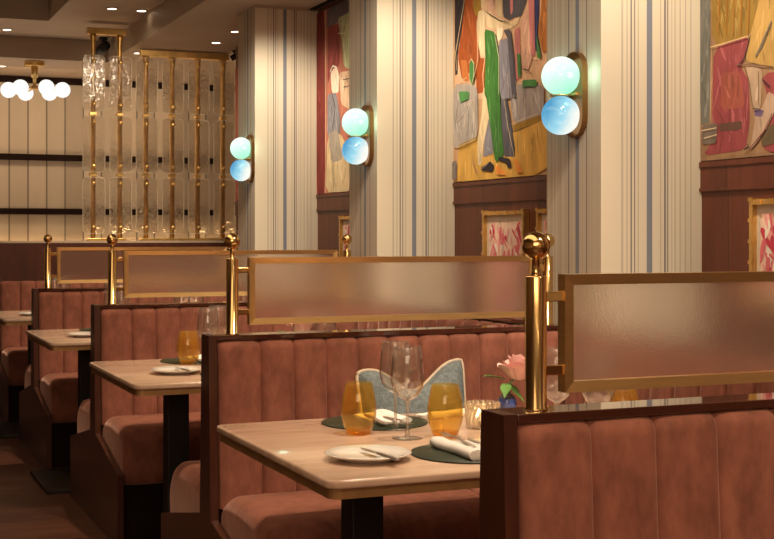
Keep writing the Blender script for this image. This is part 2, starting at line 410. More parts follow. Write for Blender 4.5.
# cornice and the black rails on the cream wall
bm = bmesh.new(); box(bm, -3, 4.5, BACK_Y - 0.05, BACK_Y, CEIL - 0.055, CEIL); struct('trim_%d' % n, bm, M['black']); n += 1
for z, lab in ((1.99, 'upper black rail along the cream boarded back wall'), (1.505, 'lower black rail with small fittings on the cream back wall')):
    t = thing('wall_rail', (0.6, BACK_Y, z), lab, 'rail', 'black rails on the back wall')
    link('rail_bar', bbox(-3.5, 2.7, -0.06, 0, -0.027, 0.027, 0.006), M['black'], t)
    if z < 1.6:
        for k in range(3):
            bm = bmesh.new(); lathe(bm, [(0, -.006), (.012, -.006), (.012, .006), (0, .006)], 12)
            bmesh.ops.rotate(bm, verts=bm.verts[:], matrix=Matrix.Rotation(PI / 2, 3, 'X'))
            bmesh.ops.translate(bm, verts=bm.verts[:], vec=(-0.1 - .045 * k, -.064, 0))
            link('fitting', bm, M['steel'], t)
bm = bmesh.new(); box(bm, -2.9, 4.3, BACK_Y - 0.05, BACK_Y - 0.02, 1.13, 1.15)
tag(link('light_strip', bm, M['led']), 'warm glowing light strip at the foot of the cream back wall', 'light strip')  # unseen strip behind the low wall, lighting the foot of the boards

# ------------------------------------------------------------------ benches
def seat_mesh(length, depth, height, r_front=0.095, r_end=0.06):
    """cushion lying x 0..length, y 0..-depth (front at -depth), z 0..height; rounded front and ends, crowned top"""
    bm = bmesh.new(); rings = []
    xs = []
    for k in range(7):
        a = PI / 2 * k / 6
        xs.append((r_end * (1 - math.sin(a)), r_end * (1 - math.cos(a))))
    xs = xs[::-1]
    xs = [(r_end * (1 - math.cos(PI / 2 * k / 6)), r_end * (1 - math.sin(PI / 2 * k / 6))) for k in range(7)]
    stations = [(x, i) for x, i in xs] + [(length * f, 0) for f in (0.25, 0.5, 0.75)] + [(length - x, i) for x, i in xs[::-1]]
    for x, ins in stations:
        pts = [(0, 0), (0, height - 0.02 - ins * 0.9)]
        top = height - ins * 0.9
        pts += [(-0.03, top - 0.004), (-depth * 0.35, top + 0.006), (-depth * 0.6, top)]
        cy, cz = -depth + r_front + ins * 0.8, top - r_front
        for k in range(7):
            a = PI / 2 * k / 6
            pts.append((cy - r_front * math.sin(a), cz + r_front * math.cos(a) * 0.98))
        fy = -depth + ins * 0.8
        pts += [(fy + 0.002, 0.06), (fy + 0.012, 0.015), (fy + 0.03, 0)]
        rings.append([bm.verts.new((x, y, z)) for y, z in pts])
    n = len(rings[0])
    for a, b in zip(rings[:-1], rings[1:]):
        for k in range(n):
            bm.faces.new((a[k], a[(k + 1) % n], b[(k + 1) % n], b[k]))
    bm.faces.new(rings[0][::-1]); bm.faces.new(rings[-1])
    return bm

def back_mesh(widths, h0, h1, y_top, y_bot, bulge=0.017):
    """channel-stitched back: x 0..length, front facing -y, z h0..h1, leaning from y_top (above) to y_bot (below)"""
    bm = bmesh.new(); rings = []
    nch = len(widths); acc = [0.0]
    for w_ in widths: acc.append(acc[-1] + w_)
    per = 10
    us = []
    for c in range(nch):
        for k in range(per): us.append((c + (1 - math.cos(PI * k / per)) / 2, ))
    us = [u[0] for u in us] + [float(nch)]
    for u in us:
        f = u - math.floor(u); f = 1.0 if u >= nch else f
        s = max(0.0, 1 - abs(2 * f - 1) ** 7.0)
        b = bulge * s
        endr = 0.0
        if u < 0.5: b = bulge * (1 - (1 - min(1, u * 5)) ** 2) if u < 0.2 else bulge * max(s, 0.0)
        drop = 0.004 * (1 - s) if 0.02 < u < nch - 0.02 else 0.008
        r = 0.03; pts = []
        pts.append((0.0, h0))
        for k in range(7):
            g = k / 6; z = h0 + (h1 - r - drop - h0) * g
            y = -(y_bot + (y_top - y_bot) * g) - b * (0.85 + 0.15 * math.sin(PI * g))
            pts.append((y, z))
        yt = -(y_top) - b * 0.85
        for k in range(1, 6):
            a = PI / 2 * k / 5
            pts.append((min(yt + r * (1 - math.cos(a)), -0.001), h1 - r - drop + r * math.sin(a)))
        pts.append((0.0, h1 - drop - 0.002))
        ci = min(int(u), nch - 1); xx = acc[ci] + (u - ci) * widths[ci]
        rings.append([bm.verts.new((xx, y, z)) for y, z in pts])
    n = len(rings[0])
    for a, b in zip(rings[:-1], rings[1:]):
        for k in range(n - 1):
            bm.faces.new((a[k], a[k + 1], b[k + 1], b[k]))
    bm.faces.new(rings[0][::-1]); bm.faces.new(rings[-1])
    return bm

def rot180(bm, length):
    bmesh.ops.rotate(bm, verts=bm.verts[:], matrix=Matrix.Rotation(PI, 3, 'Z'))
    bmesh.ops.translate(bm, verts=bm.verts[:], vec=(length, 0, 0))
    return bm

BL, SL = XB - XE - 0.03, 0.775
bench_labels = [
    'rose velvet channelled booth bench in the front, seen from its seat side',
    'rose velvet booth bench with the blue cushion leaning on it',
    'rose velvet booth bench behind the second table from the front',
    'rose velvet booth bench behind the third table from the front',
    'rose velvet booth bench against the dark low wall at the far end']
for k, py in enumerate(PART_Y):
    single = (k == 4)
    t = thing('booth_bench', (XE, py, 0), bench_labels[k], 'bench', 'booth benches in a row')
    # mahogany end panel: tall narrow upright, low flared wings beside the seats
    if not single:
        poly = [(-0.565, 0), (-0.565, 0.30), (-0.066, 0.405), (-0.043, LEDGE), (0.043, LEDGE), (0.066, 0.405), (0.605, 0.30), (0.605, 0)]
    else:
        poly = [(-0.575, 0), (-0.575, 0.30), (-0.066, 0.405), (-0.043, LEDGE - 0.03), (-0.036, LEDGE - 0.03), (-0.036, 0)]
    bm = bmesh.new(); prism_x(bm, poly, 0, 0.026)
    link('end_panel', bm, M['mahogany'], t)
    if not single:
        link('ledge', bbox(0.028, XB - XE, -0.043, 0.043, LEDGE - 0.017, LEDGE, 0.002), M['ledge_wood'], t)
        link('core_board', bbox(0.028, XB - XE, -0.024, 0.024, 0.0, LEDGE - 0.017), M['mahogany'], t)
    for s in ((-1,) if single else (-1, 1)):
        off = 0.026 * 1
        wd = [0.147] + [(BL - 0.147) / 8] * 8 if k == 0 else [0.138] + [(BL - 0.138) / 10] * 10
        if s > 0: wd = wd[::-1]
        bm = back_mesh(wd, 0.44, LEDGE - 0.018, 0.018, 0.042)
        bmesh.ops.translate(bm, verts=bm.verts[:], vec=(0, -0.026 if not single else -0.036, 0))
        if s > 0: rot180(bm, BL)
        bmesh.ops.translate(bm, verts=bm.verts[:], vec=(0.03, 0, 0))
        link('back_cushion', bm, M['velvet'], t, True, 50)
        bm = seat_mesh(SL, 0.49 if s < 0 else 0.575, 0.238)
        bmesh.ops.translate(bm, verts=bm.verts[:], vec=(0, -0.072, 0.25))
        if s > 0: rot180(bm, SL)
        bmesh.ops.translate(bm, verts=bm.verts[:], vec=(0.032, 0, 0))
        link('seat_cushion', bm, M['velvet'], t, True, 60)
        b = sorted((s * 0.035, s * 0.50))
        link('plinth', bbox(0.03, SL + 0.03, b[0], b[1], 0, 0.249), M['black'], t)

# benches along the wall, closing each booth
wb_labels = ['rose velvet wall bench at the right, beside the front bench', 'rose velvet wall bench at the inner end of the nearest table',
             'rose velvet wall bench at the inner end of the second table', 'rose velvet wall bench at the inner end of the third table', ]
wall_bench = None
for k in range(4):
    yc = PART_Y[k] + P / 2
    lab = ['rose velvet wall bench at the inner end of the nearest table', 'rose velvet wall bench at the inner end of the second table',
           'rose velvet wall bench at the inner end of the third table', 'rose velvet wall bench at the inner end of the farthest table'][k]
    if wall_bench is None:
        t = wall_bench = thing('side_bench', (XB, yc, 0), lab, 'bench', 'wall benches closing the booths')
        Lb = P - 0.2
        bm = back_mesh([Lb / 14] * 14, 0.44, LEDGE - 0.022, 0.012, 0.035)
        bmesh.ops.translate(bm, verts=bm.verts[:], vec=(-Lb / 2, 0, 0))
        bmesh.ops.rotate(bm, verts=bm.verts[:], matrix=Matrix.Rotation(-PI / 2, 3, 'Z'))
        link('back_cushion', bm, M['velvet'], t, True, 50)
        Ls = P - 0.22
        bm = seat_mesh(Ls, 0.41, 0.232)
        bmesh.ops.translate(bm, verts=bm.verts[:], vec=(-Ls / 2, -0.05, 0.25))
        bmesh.ops.rotate(bm, verts=bm.verts[:], matrix=Matrix.Rotation(-PI / 2, 3, 'Z'))
        link('seat_cushion', bm, M['velvet'], t, True, 60)
        link('plinth', bbox(-0.41, -0.02, -Lb / 2, Lb / 2, 0, 0.249), M['black'], t)
    else:
        copy_thing(wall_bench, (XB, yc, 0), 0, lab)

# ------------------------------------------------------------------ brass and frosted glass dividers on the ledges
def make_divider(py, label):
    t = thing('glass_divider', (XE, py, LEDGE), label, 'glass divider', 'brass and frosted glass dividers')
    for x in (1.161 - XE, 2.305 - XE):
        post = bmesh.new()
        lathe(post, [(0, 0), (0.0225, 0), (0.0225, 0.003), (0.0195, 0.005), (0.0195, 0.238), (0.0185, 0.2405), (0.0, 0.2405)], 28, x, 0, 0)
        po = link('post', post, M['brass'], t, False)
        fb = bmesh.new()
        lathe(fb, [(0.0, 0.239), (0.0115, 0.2395), (0.0085, 0.243), (0.0075, 0.25), (0.0075, 0.270), (0.010, 0.273), (0.0, 0.274)], 20, x, 0, 0)
        sphere(fb, (x, 0, 0.2945), 0.0255, 32, 20)
        link('finial', fb, M['brass'], po)
    x0, x1, z0, z1 = 1.214 - XE, 2.25 - XE, 0.029, 0.243
    w, dpt = 0.0195, 0.013
    # mitred frame: four bars with a small stepped bead
    bm = bmesh.new()
    def bar(outer, inner):
        n = len(outer)
        rings = []
        for (sx, sz), (ix, iz) in zip(outer, inner):
            rings.append([bm.verts.new((sx, -dpt, sz)), bm.verts.new((sx, dpt, sz)), bm.verts.new((ix, dpt * 0.75, iz)), bm.verts.new((ix, -dpt * 0.75, iz))])
        for i in range(n):
            a, b = rings[i], rings[(i + 1) % n]
            for k in range(4): bm.faces.new((a[k], a[(k + 1) % 4], b[(k + 1) % 4], b[k]))
    bar([(x0, z0), (x1, z0), (x1, z1), (x0, z1)], [(x0 + w, z0 + w), (x1 - w, z0 + w), (x1 - w, z1 - w), (x0 + w, z1 - w)])
    link('frame', bm, M['brushed_brass'], t)
    link('glass_pane', bbox(x0 + w - 0.003, x1 - w + 0.003, -0.004, 0.004, z0 + w - 0.003, z1 - w + 0.003), M['frosted'], t)
    for px0, px1 in ((1.159 - XE + 0.017, x0 + 0.001), (x1 - 0.001, 2.305 - XE - 0.017)):
        for z in (0.07, 0.203):
            link('connector', bbox(px0, px1, -0.008, 0.008, z - 0.009, z + 0.009, 0.0015), M['brass'], t)
    return t
div_labels = ['brass and frosted glass divider on the front bench, cut by the frame edge', 'brass and frosted glass divider above the blue cushion',
              'brass and frosted glass divider behind the second table from the front', 'small looking brass and frosted glass divider farthest down the aisle']
div0 = make_divider(PART_Y[0], div_labels[0])
for k in range(1, 4): copy_thing(div0, (XE, PART_Y[k], LEDGE), 0, div_labels[k])

# ------------------------------------------------------------------ tables
TZ = 0.768
def make_table(yc, label):
    t = thing('dining_table', (1.4575, yc, 0), label, 'table', 'booth dining tables')
    hx, hy = 0.4925, 0.456
    def slab(z0, z1, ins, rad, bev):
        bm = bmesh.new(); pts = []
        for cx, cy, a0 in ((hx - ins - rad, hy - ins - rad, 0), (-hx + ins + rad, hy - ins - rad, 90), (-hx + ins + rad, -hy + ins + rad, 180), (hx - ins - rad, -hy + ins + rad, 270)):
            for q in range(5):
                a = math.radians(a0 + 22.5 * q); pts.append((cx + rad * math.cos(a), cy + rad * math.sin(a)))
        a = [bm.verts.new((x, y, z0)) for x, y in pts]; b = [bm.verts.new((x, y, z1)) for x, y in pts]
        bm.faces.new(a[::-1]); bm.faces.new(b)
        for i in range(len(pts)): bm.faces.new((a[i], a[(i + 1) % len(pts)], b[(i + 1) % len(pts)], b[i]))
        if bev:
            es = [e for e in bm.edges if abs(e.verts[0].co.z - e.verts[1].co.z) < 1e-6]
            bmesh.ops.bevel(bm, geom=es, offset=bev, segments=3, profile=0.5, affect='EDGES')
        return bm
    link('tabletop', slab(TZ - 0.020, TZ, 0, 0.03, 0.006), M['tabletop'], t, True, 40)
    link('edge_band', slab(TZ - 0.042, TZ - 0.020, 0.008, 0.024, 0.0), M['table_edge'], t)
    for x in (1.215 - 1.4575, 1.70 - 1.4575):
        link('column', bbox(x - 0.034, x + 0.05, -0.042, 0.042, 0.022, TZ - 0.042, 0.004), M['black_metal'], t)
    link('base_plate', bbox(-0.487, 0.40, -0.30, 0.30, 0, 0.022, 0.004), M['black_metal'], t)
    return t
tab_labels = ['nearest pale topped dining table with a dark pedestal', 'second pale topped dining table from the front',
              'third pale topped dining table from the front', 'farthest pale topped dining table, mostly hidden']
TY = [PART_Y[k] + 0.998 for k in range(4)]
tab0 = make_table(TY[0], tab_labels[0])
for k in range(1, 4): copy_thing(tab0, (1.4575, TY[k], 0), 0, tab_labels[k])

# ------------------------------------------------------------------ table ware, one of each kind
WHERE = ['nearest table', 'second table', 'third table', 'farthest table']
def first_or_copy(store, key, maker, loc, rz, label, cat, group):
    if key not in store:
        t = thing(key, loc, label, cat, group, rz); maker(t); store[key] = t
        return t
    return copy_thing(store[key], loc, rz, label, cat, group)
ST = {}

def mk_wine(t):
    bm = bmesh.new()
    prof = [(0.0075, 0.098), (0.017, 0.103), (0.030, 0.114), (0.039, 0.130), (0.0435, 0.150), (0.043, 0.172), (0.040, 0.200), (0.0355, 0.236)]
    inner = [(r - 0.0013, z) for r, z in prof[::-1]]
    lathe(bm, [(0, 0.096)] + prof + [(0.0349, 0.2368)] + inner + [(0, 0.1035)], 36)
    link('bowl', bm, M['clear'], t)
    bm = bmesh.new(); lathe(bm, [(0.010, 0.004), (0.006, 0.010), (0.0042, 0.025), (0.0038, 0.055), (0.0042, 0.085), (0.008, 0.0975)], 16); link('stem', bm, M['foot_glass'], t)
    bm = bmesh.new(); lathe(bm, [(0, 0.0), (0.039, 0.0), (0.040, 0.0012), (0.030, 0.0026), (0.010, 0.0045), (0, 0.005)], 36); link('foot', bm, M['foot_glass'], t)
def mk_tumbler(t):
    bm = bmesh.new()
    prof = [(0.026, 0.0), (0.031, 0.004), (0.039, 0.022), (0.0445, 0.045), (0.0445, 0.065), (0.0405, 0.092), (0.0335, 0.121)]
    prof = [(r * 1.05, z * 1.11) for r, z in prof]
    inner = [(r - 0.0018, max(z, 0.012)) for r, z in prof[:0:-1]]
    lathe(bm, prof + [(0.0343, 0.1352)] + inner, 36)
    link('wall', bm, M['amber'], t)
    bm = bmesh.new(); lathe(bm, [(0, 0.001), (0.0268, 0.001), (0.031, 0.005), (0.035, 0.014), (0.025, 0.0115), (0, 0.0105)], 36); link('base', bm, M['amber_base'], t)
def mk_plate(t):
    bm = bmesh.new()
    lathe(bm, [(0, 0.0), (0.058, 0.0), (0.060, 0.003), (0.078, 0.0075), (0.100, 0.0155), (0.102, 0.0175), (0.100, 0.0185), (0.078, 0.0115), (0.064, 0.0075), (0.0, 0.0065)], 48)
    link('dish', bm, M['porcelain'], t)
def mk_mat(t):
    bm = bmesh.new(); lathe(bm, [(0, 0), (0.146, 0), (0.1485, 0.0015), (0.1485, 0.0035), (0.147, 0.005), (0, 0.005)], 56); link('pad', bm, M['green_leather'], t)
def mk_napkin(t):
    """napkin folded in three with a rolled edge; runs along y"""
    bm = bmesh.new(); rings = []
    sec = [(-0.055, 0.0), (-0.062, 0.006), (-0.064, 0.014), (-0.058, 0.022), (-0.046, 0.0245), (-0.032, 0.022), (-0.024, 0.015), (-0.012, 0.0115), (0.02, 0.0105), (0.05, 0.010), (0.060, 0.007), (0.060, 0.002), (0.056, 0.0)]
    for i, y in enumerate([-0.120, -0.1195, -0.118, -0.08, -0.03, 0.02, 0.07, 0.108, 0.110, 0.1105]):
        s = 0.93 if i in (0, 9) else (0.985 if i in (1, 8) else 1)
        wob = 0.003 * math.sin(i * 1.9)
        rings.append([bm.verts.new(((x * s + wob), y + (0.006 * math.sin(x * 60)), z * s + 0.0015 * math.sin(i * 1.3 + x * 40) * (z > 0.005))) for x, z in sec])
    n = len(sec)
    for a, b in zip(rings[:-1], rings[1:]):
        for k in range(n): bm.faces.new((a[k], a[(k + 1) % n], b[(k + 1) % n], b[k]))
    bm.faces.new(rings[0][::-1]); bm.faces.new(rings[-1])
    link('fold', bm, M['linen'], t, True, 60)
def flat_strip(bm, pts):
    """pts: list of (x_half_width, y, z, thickness) : a tapered flat bar along y"""
    rings = []
    for w, y, z, th in pts:
        rings.append([bm.verts.new(p) for p in ((-w, y, z), (-w * 0.6, y, z + th), (w * 0.6, y, z + th), (w, y, z))])
    for a, b in zip(rings[:-1], rings[1:]):
        for k in range(4): bm.faces.new((a[k], a[(k + 1) % 4], b[(k + 1) % 4], b[k]))
    bm.faces.new(rings[0][::-1]); bm.faces.new(rings[-1])
def mk_fork(t):
    bm = bmesh.new()
    flat_strip(bm, [(0.006, -0.10, 0.0, 0.002), (0.0075, -0.09, 0.0, 0.003), (0.0045, -0.03, 0.003, 0.003), (0.003, 0.01, 0.006, 0.003), (0.0035, 0.03, 0.006, 0.003), (0.010, 0.045, 0.003, 0.002), (0.0115, 0.055, 0.002, 0.002)])
    link('handle', bm, M['steel'], t, True, 40)
    for q in (-0.0085, -0.003, 0.003, 0.0085):
        bm = bmesh.new()
        flat_strip(bm, [(0.0022, 0.053, 0.002, 0.002), (0.0019, 0.075, 0.003, 0.002), (0.0012, 0.098, 0.007, 0.0015)])
        bmesh.ops.translate(bm, verts=bm.verts[:], vec=(q, 0, 0)); link('tine', bm, M['steel'], t)
def mk_knife(t):
    bm = bmesh.new(); flat_strip(bm, [(0.0055, -0.10, 0, 0.004), (0.0075, -0.09, 0, 0.006), (0.006, -0.02, 0, 0.006), (0.0045, 0.002, 0, 0.005)]); link('handle', bm, M['steel'], t, True, 40)
    bm = bmesh.new(); flat_strip(bm, [(0.0045, 0.0, 0.001, 0.002), (0.009, 0.012, 0.001, 0.0016), (0.0095, 0.06, 0.001, 0.0014), (0.006, 0.085, 0.001, 0.0012), (0.001, 0.095, 0.001, 0.001)]); link('blade', bm, M['steel'], t, True, 40)
def mk_candle(t):
    bm = bmesh.new(); seg = 40; rings = []
    prof = [(0.036, 0.0), (0.040, 0.006), (0.043, 0.03), (0.046, 0.055), (0.047, 0.070), (0.044, 0.0715), (0.043, 0.055), (0.039, 0.012)]
    for i, (r, z) in enumerate(prof):
        ring = []
        for k in range(seg):
            a = 2 * PI * (k + (0.5 if i % 2 else 0)) / seg
            rr = r * (1 + (0.055 if (k + i) % 2 else -0.02)) if i < 6 else r
            ring.append(bm.verts.new((rr * math.cos(a), rr * math.sin(a), z)))
        rings.append(ring)
    for a, b in zip(rings[:-1], rings[1:]):
        for k in range(seg): bm.faces.new((a[k], a[(k + 1) % seg], b[(k + 1) % seg], b[k]))
    bm.faces.new(rings[0][::-1]); bm.faces.new(rings[-1])
    link('crystal_cup', bm, M['crystal'], t)
    bm = bmesh.new(); lathe(bm, [(0, 0.0125), (0.020, 0.0125), (0.020, 0.028), (0.018, 0.029), (0, 0.028)], 20); c = link('candle', bm, M['wax'], t)
    bm = bmesh.new(); lathe(bm, [(0, 0.030), (0.003, 0.034), (0.004, 0.039), (0.002, 0.047), (0, 0.053)], 10); link('flame', bm, M['flame'], c)
def mk_vase(t):
    bm = bmesh.new()
    lathe(bm, [(0, 0), (0.019, 0), (0.025, 0.008), (0.0285, 0.022), (0.0285, 0.033), (0.025, 0.043)], 32); link('body', bm, M['vase_blue'], t)
    bm = bmesh.new(); lathe(bm, [(0.0252, 0.0425), (0.018, 0.052), (0.010, 0.060), (0.008, 0.072), (0.0125, 0.083), (0.0128, 0.086), (0.0115, 0.0865), (0.0065, 0.072), (0.008, 0.060), (0.0, 0.05)], 28); link('neck', bm, M['crystal'], t)
def rose_maker(mat):
    def mk(t):
        """stands in a vase: stem from the vase neck, bloom above"""
        bm = bmesh.new()
        for ring_i, (cnt, rad, hgt, zb, out) in enumerate(((3, 0.012, 0.034, 0.012, 0.0), (4, 0.019, 0.036, 0.008, 0.003), (5, 0.027, 0.036, 0.003, 0.008), (6, 0.034, 0.033, 0.0, 0.014))):
            for q in range(cnt):
                a0 = 2 * PI * q / cnt + ring_i * 0.7; span = 2 * PI / cnt * 0.72
                g = []
                for i in range(7):
                    v = i / 6; row = []
                    for j in range(7):
                        u = j / 6 * 2 - 1
                        a = a0 + u * span * (0.55 + 0.45 * math.sin(PI * min(1, 0.25 + v * 0.6)))
                        r = rad * (0.35 + 0.65 * math.sin(PI / 2 * min(1, v * 1.5))) + out * max(0, v - 0.55) * 2.2
                        z = zb + hgt * v * (1 - 0.18 * u * u) - (0.004 * max(0, v - 0.8) * 5 * (ring_i > 1))
                        row.append(bm.verts.new((r * 1.25 * math.cos(a) + 0.040, r * 1.3 * math.sin(a), z * 1.65 + 0.092)))
                    g.append(row)
                for i in range(6):
                    for j in range(6): bm.faces.new((g[i][j], g[i][j + 1], g[i + 1][j + 1], g[i + 1][j])).smooth = True
        link('bloom', bm, mat, t)
        bm = bmesh.new(); tube(bm, [(0, 0, 0.0545), (0.004, 0, 0.078), (0.038, 0, 0.105)], 0.003, 8)
        link('stem', bm, M['leaf'], t)
        for ang, L, z0, up in ((2.9, 0.075, 0.095, 0.012), (3.9, 0.055, 0.085, -0.012), (0.3, 0.06, 0.08, -0.014), (5.2, 0.05, 0.075, -0.016)):
            bm = bmesh.new(); g = []
            for i in range(8):
                v = i / 7; w = 0.016 * math.sin(PI * v ** 0.8) + 0.0006
                d = Vector((math.cos(ang), math.sin(ang), 0)); sd = Vector((-d.y, d.x, 0))
                c = d * (0.004 + L * v) + Vector((0, 0, z0 + up * v * 2 - 0.012 * v * v))
                g.append([bm.verts.new(c - sd * w + Vector((0, 0, 0.004 * (w > 0.004)))), bm.verts.new(c), bm.verts.new(c + sd * w + Vector((0, 0, 0.004 * (w > 0.004))))])
            for i in range(7):
                for j in range(2): bm.faces.new((g[i][j], g[i][j + 1], g[i + 1][j + 1], g[i + 1][j])).smooth = True
            link('leaf', bm, M['leaf'], t)
    return mk
MKROSE, MKROSE2 = rose_maker(M['petal']), rose_maker(M['petal_pale'])

def setting(k, everything=True):
    b = TY[k] - TY[0]; w = WHERE[k]; ex = 0.05 if k else 0.0
    def put(key, mk, x, y, z, rz, label, cat, group):
        return first_or_copy(ST, key, mk, (x, y + b, z), rz, label, cat, group)
    # aisle side: bread plate with its knife
    put('bread_plate', mk_plate, 1.145 + ex, 2.83 + ex * 2, TZ, 0, 'white bread plate near the aisle end of the %s' % w, 'plate', 'white bread plates')
    put('butter_knife', mk_knife, 1.158 + ex, 2.80 + ex * 2, TZ + 0.0165, 0.06, 'steel knife lying across the bread plate on the %s' % w, 'knife', 'butter knives on plates')
    # the two place settings by the aisle
    for side, (mx, my, rz) in (('front', (1.405, 2.81, 0.0)), ('back', (1.385, 3.375, PI))):
        sgn = 1 if side == 'front' else -1
        s2 = 'near edge' if side == 'front' else 'far edge'
        put('round_placemat', mk_mat, mx, my, TZ, 0, 'round dark green placemat at the %s of the %s' % (s2, w), 'placemat', 'round placemats')
        nx = mx + (0.0 if side == 'front' else 0.035)
        np_ = put('napkin', mk_napkin, nx, my - 0.005 * sgn, TZ + 0.005, rz, 'folded white napkin on the placemat at the %s of the %s' % (s2, w), 'napkin', 'folded napkins')
        if side == 'back': np_.scale = (0.8, 0.8, 0.62); np_.location.y += 0.02
        put('fork', mk_fork, nx + 0.004 * sgn, my + 0.085 * sgn, TZ + (0.0185 if side == 'front' else 0.0135), rz - 0.05, 'steel fork resting on the napkin at the %s of the %s' % (s2, w), 'fork', 'forks on napkins')
        put('dinner_knife', mk_knife, nx + 0.042 * sgn, my + 0.03 * sgn, TZ + (0.0165 if side == 'front' else 0.0125), rz - 0.08, 'steel knife resting on the napkin at the %s of the %s' % (s2, w), 'knife', 'dinner knives on napkins')
    put('amber_tumbler', mk_tumbler, 1.271 + ex, 3.208 + ex, TZ, 0, 'amber glass tumbler on the %s, nearest the aisle end' % w, 'tumbler', 'amber tumblers')
    put('amber_tumbler', mk_tumbler, 1.462, 3.08, TZ, 0, 'amber glass tumbler beside the crystal candle holder on the %s' % w, 'tumbler', 'amber tumblers')
    put('wine_glass', mk_wine, 1.392 + ex, 3.245, TZ, 0, 'empty wine glass behind its twin, beside the aisle tumbler of the %s' % w, 'wine glass', 'stemmed wine glasses')
    put('wine_glass', mk_wine, 1.357, 3.085, TZ, 0, 'empty wine glass in front of its twin on the %s' % w, 'wine glass', 'stemmed wine glasses')
    c = put('candle_holder', mk_candle, 1.615, 3.17, TZ, 0, 'cut crystal candle holder with a lit candle on the %s' % w, 'candle holder', 'crystal candle holders')
    put('bud_vase', mk_vase, 1.825, 3.42, TZ, 0, 'small blue bud vase holding a rose on the %s' % w, 'vase', 'blue bud vases')
    if k == 0 or k == 1: put('pink_rose', MKROSE, 1.825, 3.42, TZ + 0.002, 0.2, 'pink rose with green leaves in the vase on the %s' % w, 'rose', 'roses in vases')
    else: put('pale_rose', MKROSE2, 1.825, 3.42, TZ + 0.002, 0.2, 'pale pink rose in the vase on the %s' % w, 'rose', 'roses in vases')
    # settings by the wall
    put('wine_glass', mk_wine, 1.69, 2.90, TZ, 0, 'empty wine glass on the %s seen just past the brass post' % w, 'wine glass', 'stemmed wine glasses')
    put('wine_glass', mk_wine, 1.735, 2.775, TZ, 0, 'empty wine glass by the inner tumbler on the %s' % w, 'wine glass', 'stemmed wine glasses')
    put('amber_tumbler', mk_tumbler, 1.86, 2.86, TZ, 0, 'amber glass tumbler at the inner end of the %s' % w, 'tumbler', 'amber tumblers')
    np_ = put('napkin', mk_napkin, 1.61, 3.43, TZ + 0.0002, PI / 2 + 0.3, 'folded white napkin by the far edge beyond the candle holder on the %s' % w, 'napkin', 'folded napkins'); np_.scale = (0.7, 0.6, 0.8)
for k in range(4): setting(k)

# ------------------------------------------------------------------ cushions
def pillow(name, mat, size, label, cat, loc, rot, dip, pipe):
    t = thing(name, loc, label, cat)
    t.rotation_euler = rot
    Nn = 22; W, H, T = size
    def outline(u, v):   # u,v in -1..1 -> plane position with pulled corners and a dented top edge
        x = W / 2 * u * (1 - 0.07 * (1 - v * v)) ; z = H / 2 * v * (1 - 0.05 * (1 - u * u))
        k_ = 1 - 0.055 * (u * u * v * v) ** 3
        x *= k_; z *= k_
        if v > 0: z -= dip * math.exp(-(u / (0.5 if u > 0 else 0.42)) ** 2) * v ** 2; z -= 0.03 * max(0, -u) * v * v * (1 if dip else 0)
        return x, z
    bm = bmesh.new(); gs = []
    for sgn in (-1, 1):
        g = []
        for i in range(Nn + 1):
            row = []
            for j in range(Nn + 1):
                u, v = -1 + 2 * j / Nn, -1 + 2 * i / Nn
                x, z = outline(u, v)
                th = T / 2 * ((1 - u ** 4) * (1 - v ** 4)) ** 0.55
                th *= 1 - 0.35 * math.exp(-((u + 0.12) / 0.3) ** 2) * max(0, v) if dip else 1
                th += 0.004 * math.sin(7 * u + 3 * v) * (1 - u * u) * (1 - v * v)
                row.append(bm.verts.new((x, sgn * th, z)))
            g.append(row)
        gs.append(g)
        for i in range(Nn):
            for j in range(Nn):
                bm.faces.new((g[i][j], g[i][j + 1], g[i + 1][j + 1], g[i + 1][j])).smooth = True
    bmesh.ops.remove_doubles(bm, verts=bm.verts[:], dist=0.0004)
    link('cover', bm, mat, t)
    if pipe:
        path = []
        K = 26
        for i in range(K): path.append(outline(-1 + 2 * i / K, -1))
        for i in range(K): path.append(outline(1, -1 + 2 * i / K))
        for i in range(K): path.append(outline(1 - 2 * i / K, 1))
        for i in range(K): path.append(outline(-1, 1 - 2 * i / K))
        bm = bmesh.new(); tube(bm, [(x, 0, z) for x, z in path], 0.0055, 8, True)
        link('piping', bm, M['piping'], t)
    return t
pillow('throw_pillow', M['denim'], (0.388, 0.40, 0.13), 'grey blue pillow with cream piping and dented top on the velvet bench', 'pillow', (1.705, 3.815, 0.70), (math.radians(-13), 0, 0), 0.095, True)
pillow('woven_pillow', M['cream_weave'], (0.40, 0.38, 0.12), 'cream woven pillow on the wall bench, glimpsed under the front glass divider', 'pillow', (2.19, 2.62, 0.695), (math.radians(-12), 0, math.radians(-90)), 0.0, False)

# ------------------------------------------------------------------ wall sconces
def make_sconce(yc, label):
    t = thing('wall_sconce', (PIL_X, yc, 1.779), label, 'wall lamp', 'two globe wall sconces')
    bm = bmesh.new(); pts = []
    R, half = 0.066, 0.082
    for i in range(13): a = PI * i / 12; pts.append((R * math.cos(a), half + R * math.sin(a)))
    for i in range(13): a = PI + PI * i / 12; pts.append((R * math.cos(a), -half + R * math.sin(a)))
    prism_x(bm, pts, -0.022, 0); link('back_plate', bm, M['bronze'], t)
    for z, mn in ((0.062, 'globe_green'), (-0.074, 'globe_blue')):
        bm = bmesh.new(); sphere(bm, (0, 0, 0), 0.067, 32, 20)
        g = link('globe', bm, M[mn], t); g.location = (-0.068, 0, z)
        g['label'] = 'mint green upper globe' if z > 0 else 'sky blue lower globe'
    bm = bmesh.new(); lathe(bm, [(0, -.002), (0.036, -.002), (0.036, .002), (0, .002)], 24, -0.072, 0, -0.006); link('collar', bm, M['aged_brass'], t)
    bm = bmesh.new(); box(bm, -0.03, -0.02, -0.035, 0.035, -0.004, 0.004); link('bracket', bm, M['aged_brass'], t)
    return t
